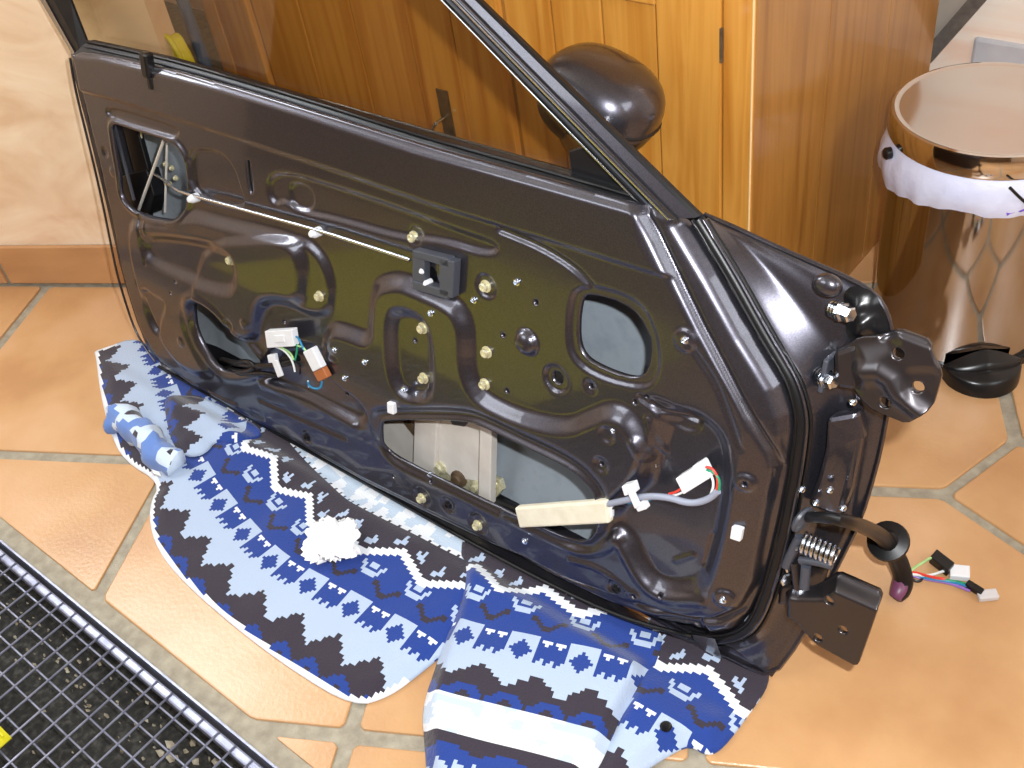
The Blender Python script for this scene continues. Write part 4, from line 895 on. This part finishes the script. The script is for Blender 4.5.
def waves(x, y, sc, amp, seed): return amp * (vnoise(x * sc, y * sc, seed) + .45 * vnoise(x * sc * 2.3, y * sc * 2.3, seed + 1) - .7)
def h1(x, y, e):
    b = .009 + waves(x, y, 9, .009, 1); f = F((215, 440)); b = b + .006 * np.exp(-((y - f[1] - .2 * (x - f[0])) / .03) ** 2)
    return .005 + np.maximum(b, .001) * sstep(e, -.002, .03) * (1 - .97 * press(x, y))
def h2(x, y, e): return .006 + np.maximum(.020 + waves(x, y, 8, .012, 7), .008) * sstep(e, -.002, .022) * (1 - .95 * press(x, y))
def h3(x, y, e): return .005 + np.maximum(.010 + waves(x, y, 11, .012, 11), .002) * sstep(e, -.002, .025) * (1 - .95 * press(x, y))
cloth('body_panel', [(95, 355), (93, 349), (100, 347), (140, 333), (165, 366), (220, 395), (300, 438), (420, 503), (505, 548), (475, 600), (450, 645), (422, 668), (388, 694), (352, 704), (290, 667), (230, 622), (175, 573), (152, 540), (147, 505), (160, 480), (122, 458), (108, 428), (99, 390)],
      [(120, 300), (152, 355), (172, 410), (194, 469), (215, 499), (241, 531), (267, 561), (296, 580), (344, 605), (388, 630), (440, 658)], h1, .010, hem=True)
cloth('front_panel', [(638, 606), (700, 632), (765, 655), (772, 678), (748, 712), (724, 744), (708, 753), (690, 741), (668, 752), (640, 770), (600, 792), (575, 792), (600, 740), (640, 660)],
      [(560, 668), (600, 698), (632, 719), (667, 738), (705, 762), (750, 790)], h3, .012, s0=.02)
cloth('sleeve', [(458, 526), (480, 534), (560, 573), (640, 610), (664, 626), (658, 650), (641, 690), (617, 730), (590, 775), (575, 796), (425, 796), (423, 740), (419, 704), (432, 665), (448, 618), (462, 580)],
      [(400, 612), (440, 626), (470, 638), (514, 649), (572, 662), (632, 676), (690, 690)], h2, .022, tneg=1.4)
def h4(x, y, e): return .022 + np.maximum(.010 + waves(x, y, 16, .010, 15), .001) * sstep(e, -.002, .02) * (1 - .97 * press(x, y)) - .014 * press(x, y)
cloth('collar_fold', [(163, 396), (180, 388), (205, 392), (236, 408), (262, 424), (250, 436), (232, 444), (215, 438), (205, 452), (186, 456), (172, 444), (166, 420)],
      [(216, 470), (226, 445), (232, 415), (226, 385), (220, 360)], h4, .024, flip=-1)
# rolled-up cuff on the left
ctr = [F(p, z_) for p, z_ in (((116, 420), .022), ((132, 424), .030), ((148, 440), .030), ((166, 458), .028), ((178, 466), .022))]
V, Fc = tubeg(chaikin(ctr, 2, False), .026, 20); V = np.array(V); nz = (vnoise(V[:, 0] * 70 + V[:, 2] * 30, V[:, 1] * 70, 2) - .5) * .018
cen = np.array(chaikin(ctr, 2, False)).repeat(20, 0); dirn = V - cen; dirn /= np.linalg.norm(dirn, axis=1)[:, None]; V = V + dirn * nz[:, None]; V[:, 2] = np.maximum(V[:, 2], .004)
cuff = mk('rolled_cuff', V, Fc, CLOTH, jac, True)
fcn = np.array([V[list(f)].mean(0) for f in Fc]); v_ = vnoise(fcn[:, 0] * 45, fcn[:, 1] * 45 + fcn[:, 2] * 40, 9)
paint(cuff, np.where((v_ > .72)[:, None], DRK, np.where((v_ > .42)[:, None], s2l(206, 222, 240), s2l(104, 136, 200))))
fbox('cuff_tab', (157, 474), (4, 1.5), (1, 2.2), .030, .034, WHITEP, jac, .001)
bq = F((666, 727), .022); lathe('button', [(.007, 0), (.0075, .002), (.006, .004), (.003, .003), (.001, .003)], bq, Z, BLACKP, jac, 16)
# crumpled tissue on the fleece
tq = F((332, 540), .034)
V, Fc = [], []; nu, nv = 36, 18
for i in range(nv + 1):
    th = math.pi * i / nv
    for j in range(nu):
        ph = 2 * math.pi * j / nu; d_ = np.array([math.sin(th) * math.cos(ph), math.sin(th) * math.sin(ph), math.cos(th)])
        r = 1 + .12 * math.sin(4 * ph + 2.2 + 2 * d_[2]) * math.sin(th) + .14 * math.sin(7 * ph + 5 * d_[2] + 2) * math.sin(th) + .13 * math.sin(11 * d_[0] + 8 * d_[1] + 11 * d_[2])
        V.append(tq + np.array([.041, .037, .015]) * d_ * r)
Fc = [(i * nu + j, i * nu + (j + 1) % nu, (i + 1) * nu + (j + 1) % nu, (i + 1) * nu + j) for i in range(nv) for j in range(nu)]
V = np.array(V); V[:, 2] += .0178 - V[:, 2].min()
ti = autosmooth(fixn(mk('crumpled_tissue', V, Fc, PAPER)), 25); tag(ti, 'crumpled white tissue lying on the patterned fleece jacket', 'tissue')
